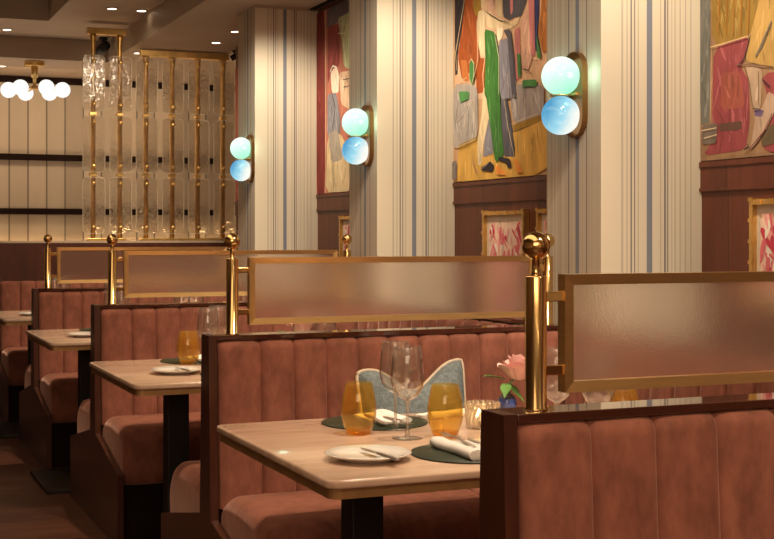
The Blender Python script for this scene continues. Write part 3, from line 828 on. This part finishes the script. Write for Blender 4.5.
sc_labels = ['wall sconce of mint and blue globes on the nearest striped pilaster', 'wall sconce of mint and blue globes on the middle striped pilaster',
             'wall sconce of mint and blue globes on the farthest striped pilaster']
sc0 = make_sconce(PIL_Y[2] + 0.15, sc_labels[0])
for k in (1, 2): copy_thing(sc0, (PIL_X, PIL_Y[k + 2] + (0.105, 0.07)[k - 1], 1.779 - 0.006 * k), 0, sc_labels[k])

# ------------------------------------------------------------------ paintings
PAL = {}
def paint(r, g, b):
    key = (r, g, b)
    if key not in PAL:
        c = s2l(r, g, b)
        PAL[key] = principled('paint %d %d %d' % key, c, 0.65, noise=(16, 0.22), spec=0.25, stretch=(1, 1, 0.35))
    return PAL[key]
def painting(name, label, rect, shapes, strokes, conv, bg):
    """rect = (y0, y1, z0, z1) on the wall; shapes drawn as thin flat layers of paint on the canvas"""
    y0, y1, z0, z1 = rect; XP = XW - 0.009
    mats = [paint(*[int(v * 0.94) for v in bg])]; bm = bmesh.new()
    box(bm, XP, XW - 0.001, y0, y1, z0, z1, 0)
    layer = 0
    def mi(c):
        m = paint(*c)
        if m not in mats: mats.append(m)
        return mats.index(m)
    rnd = random.Random(len(shapes) * 31 + len(strokes))
    def fill(r, x, m_i):
        vs = [bm.verts.new((x, y, z)) for y, z in r]
        for tri in tessellate_polygon([[Vector((y, z, 0)) for y, z in r]]):
            try: bm.faces.new([vs[t_] for t_ in tri]).material_index = m_i
            except ValueError: pass
    def inside(p, r):
        hit = False
        for i in range(len(r)):
            (ay, az), (by, bz) = r[i], r[i - 1]
            if (az > p[1]) != (bz > p[1]) and p[0] < (by - ay) * (p[1] - az) / (bz - az) + ay: hit = not hit
        return hit
    def clampp(p): return (min(max(p[0], y0), y1), min(max(p[1], z0), z1))
    for pts, c in shapes:
        layer += 1; x = XP - 0.0003 * layer
        q = [clampp(conv(px, py, XP)) for px, py in pts]
        # soften outlines: one round of corner cutting
        r = []
        for i in range(len(q)):
            a, b = q[i], q[(i + 1) % len(q)]
            r += [(a[0] * .88 + b[0] * .12, a[1] * .88 + b[1] * .12), (a[0] * .12 + b[0] * .88, a[1] * .12 + b[1] * .88)]
        fill(r, x, mi(c))
        area_ = abs(sum(r[i][0] * r[i - 1][1] - r[i - 1][0] * r[i][1] for i in range(len(r)))) / 2
        tones = [tuple(max(0, min(255, int(v * t_ + a_))) for v in c) for t_, a_ in ((0.86, 0), (0.93, 0), (1.0, 12), (1.0, 24))]
        ya, yb = min(p[0] for p in r), max(p[0] for p in r); za, zb = min(p[1] for p in r), max(p[1] for p in r)
        for q_ in range(min(60, int(area_ / 0.0009))):
            cy, cz = rnd.uniform(ya, yb), rnd.uniform(za, zb); ln = rnd.uniform(0.03, 0.13); a = rnd.gauss(PI / 2, 0.28); wd_ = rnd.uniform(0.006, 0.018)
            e = [(cy + sgn * ln / 2 * math.cos(a), cz + sgn * ln / 2 * math.sin(a)) for sgn in (-1, 0, 1)]
            if not all(inside(p, r) for p in e): continue
            nx_, nz_ = -math.sin(a) * wd_ / 2, math.cos(a) * wd_ / 2
            ring = [(e[0][0] + nx_ * .4, e[0][1] + nz_ * .4), (e[1][0] + nx_, e[1][1] + nz_), (e[2][0] + nx_ * .3, e[2][1] + nz_ * .3), (e[2][0] - nx_ * .5, e[2][1] - nz_ * .5), (e[1][0] - nx_, e[1][1] - nz_), (e[0][0] - nx_ * .6, e[0][1] - nz_ * .6)]
            fill([clampp(p) for p in ring], x - 0.000004 * (q_ + 2), mi(rnd.choice(tones)))
    for pts, c, wd in strokes:
        layer += 1; x = XP - 0.0003 * layer
        q = [clampp(conv(px, py, XP)) for px, py in pts]
        L, Rr = [], []
        for i, p in enumerate(q):
            a = q[max(0, i - 1)]; b = q[min(len(q) - 1, i + 1)]
            dy, dz = b[0] - a[0], b[1] - a[1]; n_ = math.hypot(dy, dz) or 1
            w2 = wd * (0.5 if i in (0, len(q) - 1) else 1) / 2
            L.append(bm.verts.new((x, p[0] - dz / n_ * w2, p[1] + dy / n_ * w2))); Rr.append(bm.verts.new((x, p[0] + dz / n_ * w2, p[1] - dy / n_ * w2)))
        for i in range(len(q) - 1):
            bm.faces.new((L[i], L[i + 1], Rr[i + 1], Rr[i])).material_index = mi(c)
    me = bpy.data.meshes.new(name); bm.to_mesh(me); bm.free()
    for m in mats: me.materials.append(m)
    o = bpy.data.objects.new(name, me); COL.objects.link(o)
    return tag(o, label, 'painting', 'large figure paintings on the right wall')

U = lambda pts: [(450 + x / 5.67, y / 5.67) for x, y in pts]
L_ = lambda pts: [(450 + x / 5.67, 95 + y / 5.67) for x, y in pts]
CR, GRN, RUST, GREY, DGR = (216, 190, 150), (58, 108, 44), (156, 76, 32), (130, 124, 134), (84, 80, 88)
YEL, OCH, PNK, PPK, NVY, BLK = (208, 160, 78), (156, 118, 44), (196, 122, 122), (208, 164, 142), (52, 56, 104), (48, 40, 46)
shapesA = [
    (U([(28, -80), (560, -80), (560, 560), (28, 560)]), (214, 172, 138)),
    (U([(28, -120), (105, -120), (95, 0), (45, 300), (45, 420), (28, 430)]), BLK),
    (U([(95, -80), (150, -80), (165, 120), (170, 330), (210, 330), (195, 525), (150, 530), (150, 440), (120, 400), (70, 455), (45, 320), (70, 150)]), RUST),
    (U([(60, 340), (95, 340), (110, 460), (75, 460)]), (188, 110, 56)),
    (U([(150, -60), (195, -60), (195, 40), (150, 60)]), CR),
    (U([(130, -20), (175, -30), (180, 60), (150, 95), (135, 60)]), OCH),
    (U([(165, 60), (210, 60), (200, 120), (205, 250), (228, 300), (180, 330), (160, 250), (155, 120)]), CR),
    (U([(215, -60), (250, -60), (255, 60), (215, 60)]), PPK),
    (U([(262, -60), (300, -60), (300, 100), (268, 90)]), CR),
    (U([(300, -80), (445, -80), (440, 0), (410, 90), (370, 100), (340, 118), (305, 95)]), DGR),
    (U([(340, -60), (362, -60), (360, 60), (348, 90)]), PNK),
    (U([(205, 60), (240, 80), (300, 115), (350, 125), (400, 92), (390, 135), (340, 165), (260, 165), (212, 152)]), CR),
    (U([(270, 160), (310, 160), (300, 215), (275, 240)]), (232, 208, 178)),
    (U([(370, 170), (400, 150), (402, 300), (392, 460), (375, 440)]), PNK),
    (U([(410, 90), (455, 40), (470, 330), (450, 400), (410, 390)]), PPK),
    (U([(447, -60), (482, -60), (487, 320), (462, 310)]), PNK),
    (U([(485, -60), (508, -60), (510, 60), (500, 180), (510, 300), (490, 290)]), NVY),
    (U([(520, 80), (530, -60), (560, -60), (560, 290), (530, 300), (505, 180)]), (172, 106, 50)),
    (L_([(25, -60), (160, -60), (165, 240), (55, 300), (25, 300)]), (168, 156, 148)),
    (L_([(340, -60), (540, -60), (540, 115), (365, 165)]), (160, 150, 148)),
    (L_([(55, 300), (165, 255), (175, 225), (380, 215), (560, 128), (560, 470), (20, 495), (50, 420)]), YEL),
    (L_([(55, 285), (165, 235), (165, 262), (55, 315)]), OCH),
    (L_([(365, 170), (530, 108), (530, 146), (370, 215)]), OCH),
    (L_([(195, -40), (232, -40), (237, 110), (202, 260), (186, 395), (165, 400), (163, 250), (190, 100)]), CR),
    (L_([(230, 120), (258, 330), (195, 355), (205, 250)]), GREY),
    (L_([(296, -40), (326, -10), (385, 345), (312, 352), (300, 160)]), DGR),
    (U([(285, 232), (335, 215), (348, 330), (365, 560), (292, 560)]), GREY),
    (U([(312, 172), (352, 165), (372, 330), (390, 560), (362, 560), (342, 330), (335, 215)]), DGR),
    (U([(205, 165), (266, 182), (292, 330), (290, 560), (205, 560), (210, 350)]), GRN),
    (L_([(205, -60), (290, -60), (300, 180), (318, 342), (266, 388), (238, 180)]), GRN),
    (U([(120, 360), (136, 335), (150, 360), (150, 430), (135, 490), (120, 440)]), (70, 128, 66)),
    (U([(390, 300), (410, 310), (412, 430), (396, 440)]), (70, 128, 66)),
    (U([(420, 455), (500, 450), (505, 490), (425, 497)]), (76, 134, 72)),
    (U([(502, 190), (528, 330), (505, 330)]), (70, 128, 66)),
    (L_([(60, -20), (120, -20), (115, 25), (70, 45)]), (76, 134, 72)),
    (L_([(185, 412), (240, 375), (262, 402), (250, 436), (190, 428)]), BLK),
    (L_([(285, 350), (352, 360), (362, 412), (340, 414), (330, 388), (290, 372)]), BLK),
    (L_([(268, 400), (290, 400), (335, 455), (275, 450)]), (226, 142, 62)),
    (L_([(372, 370), (390, 365), (428, 440), (392, 442)]), (226, 142, 62)),
    (L_([(25, 380), (50, 370), (50, 482), (25, 482)]), (120, 108, 104)),
]
strokesA = [
    (U([(95, 0), (70, 150), (45, 300), (50, 400)]), CR, 0.006), (U([(165, 120), (172, 330), (150, 440)]), CR, 0.006),
    (U([(205, 165), (212, 330), (200, 420), (205, 540)]), CR, 0.006), (U([(266, 182), (292, 330), (290, 540)]), (240, 220, 190), 0.004),
    (U([(210, 60), (240, 82), (300, 118), (350, 128)]), BLK, 0.004), (U([(120, 360), (136, 335), (150, 360), (150, 430), (135, 490)]), CR, 0.006),
    (U([(430, 390), (460, 400), (480, 420)]), BLK, 0.005), (U([(425, 500), (460, 490), (505, 500)]), BLK, 0.004), (U([(478, 340), (515, 345)]), BLK, 0.005),
    (U([(60, 400), (80, 460), (110, 440)]), CR, 0.006), (U([(342, 420), (350, 560)]), CR, 0.005), (U([(392, 460), (400, 560)]), CR, 0.006),
    (L_([(110, 60), (150, 20), (165, 235)]), CR, 0.006), (L_([(70, 160), (85, 230)]), CR, 0.005), (L_([(100, 110), (105, 220)]), CR, 0.005),
    (L_([(380, 0), (385, 130)]), CR, 0.006), (L_([(410, 0), (410, 120)]), CR, 0.005), (L_([(440, 0), (445, 110)]), CR, 0.005), (L_([(480, 10), (490, 100)]), CR, 0.005),
    (L_([(55, 300), (165, 250)]), CR, 0.006), (L_([(365, 165), (520, 105)]), CR, 0.005), (L_([(150, 300), (150, 390), (180, 450)]), (140, 104, 120), 0.006),
    (L_([(60, 160), (100, 115)]), BLK, 0.005), (L_([(185, 360), (205, 250), (235, 110)]), CR, 0.005), (L_([(385, 345), (350, 180), (326, 10)]), CR, 0.005),
    (L_([(375, 212), (430, 190), (480, 175)]), BLK, 0.003), (L_([(200, 420), (240, 385)]), CR, 0.004)]
Rr_ = lambda pts: [(700 + x / 3.27, y / 3.27) for x, y in pts]
shapesB = [
    (Rr_([(-10, -160), (420, -160), (500, 470), (-10, 520)]), (156, 120, 89)),
    (Rr_([(35, -160), (215, -160), (195, 0), (170, 115), (40, 150)]), (144, 112, 52)),
    (Rr_([(-10, -160), (35, -160), (35, 400), (-10, 412)]), (107, 104, 97)),
    (Rr_([(45, 158), (165, 118), (132, 215), (160, 262), (165, 390), (150, 490), (10, 510), (62, 430), (40, 402)]), (142, 67, 70)),
    (Rr_([(70, 240), (130, 230), (150, 350), (70, 360)]), (152, 80, 67)),
    (Rr_([(62, 405), (140, 395), (135, 425), (65, 430)]), (96, 67, 57)),
    (Rr_([(200, 240), (420, 220), (460, 480), (205, 500), (240, 370)]), (148, 70, 72)),
    (Rr_([(205, -160), (340, -160), (360, 230), (245, 222), (150, 200), (165, 120), (195, 0)]), (177, 140, 80)),
    (Rr_([(150, 212), (206, 226), (200, 355), (176, 352), (164, 262)]), (180, 152, 126)),
    (Rr_([(178, 352), (204, 356), (226, 300), (246, 310), (244, 372), (214, 432), (165, 494), (182, 400)]), (179, 150, 128)),
    (Rr_([(180, 358), (212, 360), (205, 382), (182, 380)]), (108, 88, 120)),
    (Rr_([(200, 440), (245, 400), (245, 470), (205, 480)]), (96, 80, 60)),
    (Rr_([(10, 410), (60, 402), (55, 470), (10, 472)]), (112, 99, 89)),
]
strokesB = [(Rr_([(x, -20), (x - 4, 112)]), (160, 108, 40), 0.013) for x in (66, 92, 116, 140, 164)] + [
    (Rr_([(238, 70), (205, 150), (186, 185)]), (110, 98, 84), 0.012), (Rr_([(170, 115), (150, 190), (128, 218)]), BLK, 0.006), (Rr_([(122, 212), (180, 212), (245, 218)]), (120, 90, 70), 0.005),
    (Rr_([(196, 232), (196, 345)]), (120, 84, 70), 0.004), (Rr_([(150, 215), (165, 262), (178, 350)]), (120, 84, 70), 0.004), (Rr_([(210, 260), (235, 285)]), BLK, 0.008),
    (Rr_([(242, 370), (214, 432), (165, 490)]), (120, 60, 60), 0.006), (Rr_([(150, 490), (165, 480), (160, 470)]), BLK, 0.008), (Rr_([(180, 355), (205, 358)]), BLK, 0.005),
    (Rr_([(10, 428), (60, 418)]), CR, 0.006), (Rr_([(20, 452), (62, 440)]), CR, 0.006), (Rr_([(40, 155), (165, 118)]), (210, 176, 126), 0.007), (Rr_([(45, 160), (40, 395)]), (206, 160, 126), 0.007)]
C_ = lambda pts: [(310 + x / 2.7, y / 2.7) for x, y in pts]
shapesC = [
    (C_([(10, -10), (140, -10), (140, 530), (10, 530)]), (182, 112, 92)),
    (C_([(10, 20), (40, 12), (41, 530), (10, 535)]), (120, 44, 40)),
    (C_([(47, 10), (120, -10), (120, 70), (75, 60), (47, 80)]), (108, 100, 110)),
    (C_([(48, 70), (80, 65), (80, 180), (60, 190), (48, 230)]), (140, 62, 58)),
    (C_([(75, 50), (112, 30), (112, 190), (92, 180), (86, 110)]), (190, 194, 152)),
    (C_([(56, 195), (72, 178), (80, 205), (78, 250), (60, 252)]), (226, 200, 178)),
    (C_([(80, 195), (112, 190), (112, 300), (84, 280)]), (214, 180, 150)),
    (C_([(48, 255), (72, 250), (84, 330), (80, 380), (48, 370)]), (132, 126, 130)),
    (C_([(48, 370), (84, 360), (112, 420), (112, 520), (44, 520)]), (206, 180, 140)),
    (C_([(50, 360), (76, 350), (90, 430), (60, 440)]), (160, 146, 132)),
]
strokesC = [(C_([(43, 10), (44, 520)]), (222, 196, 160), 0.016), (C_([(86, 60), (92, 120), (98, 180)]), (240, 238, 200), 0.016), (C_([(100, 50), (90, 100)]), (120, 140, 90), 0.016), (C_([(78, 90), (96, 90)]), (240, 238, 200), 0.012),
            (C_([(60, 250), (70, 290), (62, 350)]), BLK, 0.008), (C_([(90, 215), (110, 212)]), BLK, 0.008), (C_([(92, 235), (108, 232)]), BLK, 0.008), (C_([(60, 400), (66, 510)]), (140, 120, 100), 0.008), (C_([(80, 420), (90, 510)]), (232, 214, 180), 0.010),
            (C_([(56, 195), (64, 178), (76, 182)]), (230, 220, 200), 0.012)]
ZB, ZT = 1.549, CEIL - 0.03
painting('large_painting', 'large bright painting with a green dress behind the nearest sconce', (PIL_Y[2] + PIL_D + 0.005, PIL_Y[3] - 0.005, ZB, ZT), shapesA, strokesA, on_x, (205, 160, 120))
painting('large_painting', 'large painting of pink ground and yellow skirt above the front divider', (PIL_Y[1] + PIL_D + 0.01, PIL_Y[2] - 0.005, ZB, ZT), shapesB, strokesB, on_x, (156, 120, 90))
painting('large_painting', 'tall painting of a grey figure on red between the two far pilasters', (PIL_Y[3] + PIL_D + 0.01, PIL_Y[4] - 0.005, ZB, ZT), shapesC, strokesC, on_x, (182, 112, 92))
painting('large_painting', 'narrow glimpse of a red painting past the farthest pilaster', (PIL_Y[4] + PIL_D + 0.01, 9.54, ZB, 2.55),
         [([(225, 30), (245, 20), (245, 200), (225, 200)], (168, 84, 72)), ([(236, 30), (239, 30), (239, 200), (236, 200)], (190, 110, 92))],
         [([(235, 60), (236, 180)], (206, 150, 120), 0.02)], on_x, (170, 84, 74))

def small_picture(yc, zc, w, h, label, seed):
    t = thing('framed_picture', (XW - 0.002, yc, zc), label, 'framed picture', 'small gilt framed pink prints')
    rnd = random.Random(seed)
    bm = bmesh.new(); fw = 0.017
    for (ya, yb, za, zb) in ((-w/2, w/2, h/2 - fw, h/2), (-w/2, w/2, -h/2, -h/2 + fw), (-w/2, -w/2 + fw, -h/2 + fw, h/2 - fw), (w/2 - fw, w/2, -h/2 + fw, h/2 - fw)):
        box(bm, -0.028, 0, ya, yb, za, zb)
    for yy in (-w/2 + fw / 2, w/2 - fw / 2):     # bamboo-like knuckles
        for zz in [-h/2 + h * q / 5 for q in range(6)]:
            box(bm, -0.032, -0.004, yy - fw * 0.58, yy + fw * 0.58, zz - 0.006, zz + 0.006)
    for q in range(1, 5):
        for zz in (-h/2 + fw / 2, h/2 - fw / 2):
            yy = -w/2 + w * q / 5; box(bm, -0.032, -0.004, yy - 0.006, yy + 0.006, zz - fw * 0.58, zz + fw * 0.58)
    link('frame', bm, M['aged_brass'], t)
    bm = bmesh.new(); box(bm, -0.010, 0, -w/2 + fw, w/2 - fw, -h/2 + fw, h/2 - fw); link('mat_board', bm, M['piping'], t)
    bm = bmesh.new(); iw, ih = w / 2 - fw - 0.02, h / 2 - fw - 0.03
    box(bm, -0.0115, -0.009, -iw, iw, -ih, ih, 0)
    for q in range(120):
        cy, cz = rnd.uniform(-iw * .9, iw * .9), rnd.uniform(-ih * .95, ih * .9)
        a, ln, wd = rnd.gauss(PI / 2, 0.5), rnd.uniform(0.03, 0.10), rnd.uniform(0.008, 0.024)
        x = -0.0118 - 0.00004 * q; pts = []
        for s in range(10):
            th = 2 * PI * s / 10; u, v = ln / 2 * math.cos(th), wd / 2 * math.sin(th) * (1 + 0.5 * math.cos(th))
            pts.append((x, min(max(cy + u * math.cos(a) - v * math.sin(a), -iw), iw), min(max(cz + u * math.sin(a) + v * math.cos(a), -ih), ih)))
        f = bm.faces.new([bm.verts.new(p) for p in pts]); f.material_index = rnd.choice((1, 1, 2, 2, 3, 4))
    me = link('print', bm, [paint(236, 200, 178), paint(222, 112, 120), paint(232, 160, 154), paint(200, 66, 84), paint(240, 224, 206)], t)
    return t
def pic_from_px(x0, x1, ytop, ratio, label, seed):
    ya, za = on_x(x0, ytop, XW - 0.03); yb, zb = on_x(x1, ytop, XW - 0.03)
    w = abs(ya - yb); h = w * ratio
    small_picture((ya + yb) / 2, (za + zb) / 2 - h / 2, w, h, label, seed)
pic_from_px(482, 523.5, 211, 1.22, 'gilt framed pink print on the wood wall beside the front brass post', 3)
pic_from_px(536, 577, 208.5, 1.22, 'gilt framed pink print half hidden by the nearest striped pilaster', 9)
pic_from_px(749, 806, 198.5, 1.25, 'gilt framed pink floral print below the pink and yellow painting', 5)
pic_from_px(339, 366, 216, 1.25, 'gilt framed pink print half hidden by the middle striped pilaster', 12)

# ------------------------------------------------------------------ tall brass and glass screens on the low wall
SCY = LOW_Y + 0.055
def screen(xs, z_top, label):
    t = thing('glass_screen', (0, SCY, 1.25), label, 'screen', 'brass and cast glass screens')
    zt = z_top - 1.25
    for x in xs:
        bm = bmesh.new()
        lathe(bm, [(0, 0.018), (0.018, 0.018), (0.018, zt - 0.05), (0.027, zt - 0.02), (0.027, zt - 0.002), (0, zt - 0.002)], 14, x, 0, 0)
        link('pole', bm, M['aged_brass'], t)
        for z0, z1 in ((0.055, 0.475), (0.515, 0.93), (0.975, 1.385)):
            bm = bmesh.new(); hw, r = 0.082, 0.03; pts = []
            for cx, cz, a0 in ((hw - r, z1 - r, 0), (-hw + r, z1 - r, 90), (-hw + r, z0 + r, 180), (hw - r, z0 + r, 270)):
                for q in range(6):
                    a = math.radians(a0 + 18 * q); pts.append((cx + r * math.cos(a), cz + r * math.sin(a)))
            a = [bm.verts.new((x + p, -0.040, z)) for p, z in pts]; b = [bm.verts.new((x + p, -0.026, z)) for p, z in pts]
            bm.faces.new(a); bm.faces.new(b[::-1])
            for i in range(len(pts)): bm.faces.new((a[i], b[i], b[(i + 1) % len(pts)], a[(i + 1) % len(pts)]))
            tube(bm, [(x + p, -0.041, z) for p, z in pts], 0.0028, 6, True, 1)  # pale rim tube stands in for light caught on the panel edge
            g = link('glass_panel', bm, [M['ripple'], M['edge_glint']], t)
            for z in (z0 + 0.045, z1 - 0.045):
                bm = bmesh.new(); lathe(bm, [(0, -0.004), (0.014, -0.004), (0.016, 0.0), (0.014, 0.006), (0.006, 0.010), (0, 0.010)], 14)
                bmesh.ops.rotate(bm, verts=bm.verts[:], matrix=Matrix.Rotation(PI / 2, 3, 'X'))
                bmesh.ops.translate(bm, verts=bm.verts[:], vec=(x, -0.044, z)); link('clip', bm, M['aged_brass'], g)
    link('top_rail', bbox(xs[0] - 0.045, xs[-1] + 0.045, -0.03, 0.03, zt - 0.002, zt + 0.045, 0.004), M['aged_brass'], t)
    link('bottom_rail', bbox(xs[0] - 0.045, xs[-1] + 0.045, -0.03, 0.03, 0, 0.02, 0.003), M['aged_brass'], t)
    for z in (0.497, 0.953):
        for x in xs:
            link('bracket', bbox(x - 0.026, x + 0.026, -0.022, 0.022, z - 0.012, z + 0.012, 0.003), M['aged_brass'], t)
    return t
def xat(px, Y):
    t = (px - CX) / F_PX
    return (t * CA + SA) / (CA - t * SA) * Y
screen([xat(93, SCY), xat(119.7, SCY)], 2.80, 'taller pair of brass poles with clear textured glass panels')
screen([xat(145.8, SCY), xat(172, SCY), xat(197.5, SCY), xat(222.7, SCY)], 2.655, 'lower row of four brass poles with textured glass panels')

# ------------------------------------------------------------------ ceiling lamp with six opal globes
lx, ly = xat(34.5, 10.95), 10.95
t = thing('ceiling_lamp', (lx, ly, CEIL), 'brass ceiling lamp with a cluster of glowing white globes', 'ceiling lamp')
bm = bmesh.new(); lathe(bm, [(0, 0), (0.078, 0), (0.08, -0.004), (0.08, -0.036), (0.076, -0.042), (0, -0.042)], 28); link('canopy', bm, M['aged_brass'], t)
bm = bmesh.new(); lathe(bm, [(0, -0.04), (0.027, -0.04), (0.027, -0.13), (0.014, -0.135), (0.014, -0.20), (0.02, -0.205), (0.02, -0.225), (0, -0.228)], 20); link('stem', bm, M['aged_brass'], t)
for px, py, dy in ((8.5, 90, 0.02), (20.5, 87.5, -0.14), (25.5, 93, 0.16), (46.5, 87.5, -0.15), (49.5, 93, 0.13), (62.5, 90, 0.0)):
    gx = xat(px, ly + dy) - lx; d = (lx + gx) * SA + (ly + dy) * CA; gz = CAM_H - (py - HY) * d / F_PX - CEIL
    bm = bmesh.new(); v = Vector((gx, dy, gz)); h = Vector((0, 0, -0.212)); q = (v - h).normalized()
    tube(bm, [h, v - q * 0.05], 0.008, 8); ar = link('arm', bm, M['aged_brass'], t)
    bm = bmesh.new(); sphere(bm, (gx, dy, gz), 0.064, 24, 14); link('globe', bm, M['globe_white'], t)

# ------------------------------------------------------------------ downlights
def mk_down(t):
    bm = bmesh.new(); lathe(bm, [(0.032, 0), (0.046, 0), (0.046, -0.005), (0.034, -0.005), (0.032, 0)], 24); link('ring', bm, M['ring'], t)
    bm = bmesh.new(); lathe(bm, [(0, -0.002), (0.034, -0.002), (0.034, -0.0005), (0, -0.0005)], 20); link('lens', bm, M['lens'], t)
def from_ceiling(px, py, z):
    dz = z - CAM_H; d = dz * F_PX / (HY - py); lat = (px - CX) / F_PX * d
    return lat * CA + d * SA, d * CA - lat * SA
for px, py, z, lab in ((112, 8.5, TRAYZ, 'round downlight in the raised ceiling near the tall brass screen'), (147, 11, TRAYZ, 'round downlight in the raised ceiling beside the step to the soffit'),
                   (7, 29.5, TRAYZ, 'dim round downlight in the ceiling before the cross beam'), (235.5, 31.5, CEIL, 'round downlight in the soffit beside the farthest pilaster'),
                   (216, 42.5, CEIL, 'round downlight in the soffit above the glass screen end'), (138, 53, CEIL, 'small downlight just behind the top rail of the lower screen'),
                   (2, 66, CEIL, 'round downlight in the ceiling beside the globe lamp')):
    x, y = from_ceiling(px, py, z)
    if z == TRAYZ: x = min(x, 2.0)
    if z == CEIL and py < 60: x = max(x, 2.11)
    first_or_copy(ST, 'downlight', mk_down, (x, y, z), 0, lab, 'downlight', 'recessed ceiling downlights')
def mk_spot(t):
    bm = bmesh.new(); lathe(bm, [(0, 0), (0.035, 0), (0.035, -0.02), (0.01, -0.022), (0.01, -0.05), (0, -0.05)], 18); link('mount', bm, M['black_metal'], t)
    bm = bmesh.new(); lathe(bm, [(0, 0.06), (0.036, 0.055), (0.042, -0.05), (0.036, -0.055), (0, -0.045)], 20)
    bmesh.ops.rotate(bm, verts=bm.verts[:], matrix=Matrix.Rotation(math.radians(62), 3, 'X')); bmesh.ops.translate(bm, verts=bm.verts[:], vec=(0, 0, -0.085)); link('lamp_head', bm, M['black_metal'], t)
first_or_copy(ST, 'ceiling_spotlight', mk_spot, (xat(103, 10.6), 10.6, TRAYZ), 0.5, 'dark spotlight on the ceiling seen between the tall brass poles', 'spotlight', 'dark ceiling spotlights')
first_or_copy(ST, 'ceiling_spotlight', mk_spot, (xat(234.5, 9.72), 9.72, CEIL), 1.2, 'dark spotlight under the soffit at the end of the glass screen', 'spotlight', 'dark ceiling spotlights').scale = (0.55, 0.55, 0.55)

# ------------------------------------------------------------------ lights
WARM = (1.0, 0.79, 0.55)
def spot(name, loc, aim, energy, size, blend=0.6, color=WARM, rad=0.04):
    l = bpy.data.lights.new(name, 'SPOT'); l.energy = energy; l.spot_size = math.radians(size); l.spot_blend = blend; l.color = color; l.shadow_soft_size = rad
    o = bpy.data.objects.new(name, l); COL.objects.link(o); o.location = loc
    o.rotation_euler = (Vector(aim) - Vector(loc)).to_track_quat('-Z', 'Y').to_euler(); return o
def area(name, loc, aim, energy, sx, sy, color=WARM):
    l = bpy.data.lights.new(name, 'AREA'); l.shape = 'RECTANGLE'; l.size = sx; l.size_y = sy; l.energy = energy; l.color = color
    o = bpy.data.objects.new(name, l); COL.objects.link(o); o.location = loc
    o.rotation_euler = (Vector(aim) - Vector(loc)).to_track_quat('-Z', 'Y').to_euler(); return o
for k in range(4):
    spot('table_spot', (1.62, TY[k] - 0.05, 2.66), (1.55, TY[k] + 0.1, 0.75), 84, 52, 0.7)
    spot('back_spot', (1.75, TY[k] - 0.35, 2.66), (1.75, PART_Y[k + 1], 0.85), 62, 60, 0.8)
for k in range(5):
    spot('pilaster_spot', (2.15, PIL_Y[k] - 0.75, 2.66), (2.55, PIL_Y[k], 1.75), 52, 80, 0.9, (1.0, 0.88, 0.68))
    spot('picture_spot', (2.1, PIL_Y[k] - 0.95 + (0.1 if k else 0), 2.66), (XW, PIL_Y[k] - 0.85, 1.9), 12, 85, 0.9)
spot('front_spot', (1.55, 1.15, 2.66), (1.7, 2.05, 0.8), 34, 60, 0.8)
spot('divider_spot', (1.9, 0.9, 2.66), (1.9, 2.1, 1.1), 12, 70, 0.8)
area('aisle_fill', (0.3, 3.5, 3.05), (0.3, 3.5, 0), 26, 1.2, 6.0, (1.0, 0.72, 0.48))  # added soft fill over the aisle, no fixture modelled
spot('screen_fill', (1.9, 8.6, 2.66), (2.2, 9.9, 1.9), 40, 80, 0.9)  # added to brighten the dark brass poles, no fixture modelled
area('front_wall_fill', (0.8, -0.9, 3.0), (0.8, -2.0, 1.2), 60, 3.0, 0.4)  # added fill on the unseen front wall, for the brass to reflect
area('lounge_light', (0.8, 11.3, 2.66), (0.8, 12.05, 1.6), 14, 4.5, 0.3, (1.0, 0.76, 0.5))
area('room_fill', (-0.6, -1.6, 2.3), (1.6, 3.5, 1.0), 36, 3.2, 1.4, (1.0, 0.74, 0.5))  # added large soft fill from behind the camera
area('lounge_uplight', (1.5, 11.0, 1.3), (1.5, 11.2, 2.7), 7, 3.5, 0.4, (1.0, 0.74, 0.5))

for sy, sz in ((PIL_Y[2] + 0.15, 1.779), (PIL_Y[3] + 0.105, 1.773), (PIL_Y[4] + 0.07, 1.767)):
    for dy, e_ in ((-0.105, 0.22), (0.10, 0.2)):
        l = bpy.data.lights.new('sconce_glow', 'POINT'); l.energy = e_; l.color = (0.55, 1.0, 0.78); l.shadow_soft_size = 0.03
        o = bpy.data.objects.new('sconce_glow', l); COL.objects.link(o); o.location = (PIL_X - 0.05, sy + dy, sz + 0.06)
w = bpy.data.worlds.new('World'); scene.world = w; w.use_nodes = True
bg = w.node_tree.nodes.get('Background'); bg.inputs[0].default_value = (1.0, 0.72, 0.5, 1); bg.inputs[1].default_value = 0.02

# ------------------------------------------------------------------ camera
cam = bpy.data.cameras.new('camera'); co = bpy.data.objects.new('camera', cam); COL.objects.link(co)
cam.sensor_width = 36; cam.lens = F_PX / 774 * 36; cam.shift_y = -(269.5 - HY) / 774
co.location = (0, 0, CAM_H); co.rotation_euler = (PI / 2, 0, -YAW)
cam.clip_start = 0.05
scene.camera = co
scene.view_settings.view_transform = 'Standard'
scene.view_settings.look = 'None'
scene.view_settings.exposure = 0.70
scene.cycles.use_denoising = True
scene.cycles.max_bounces = 14; scene.cycles.transparent_max_bounces = 32; scene.cycles.transmission_bounces = 12
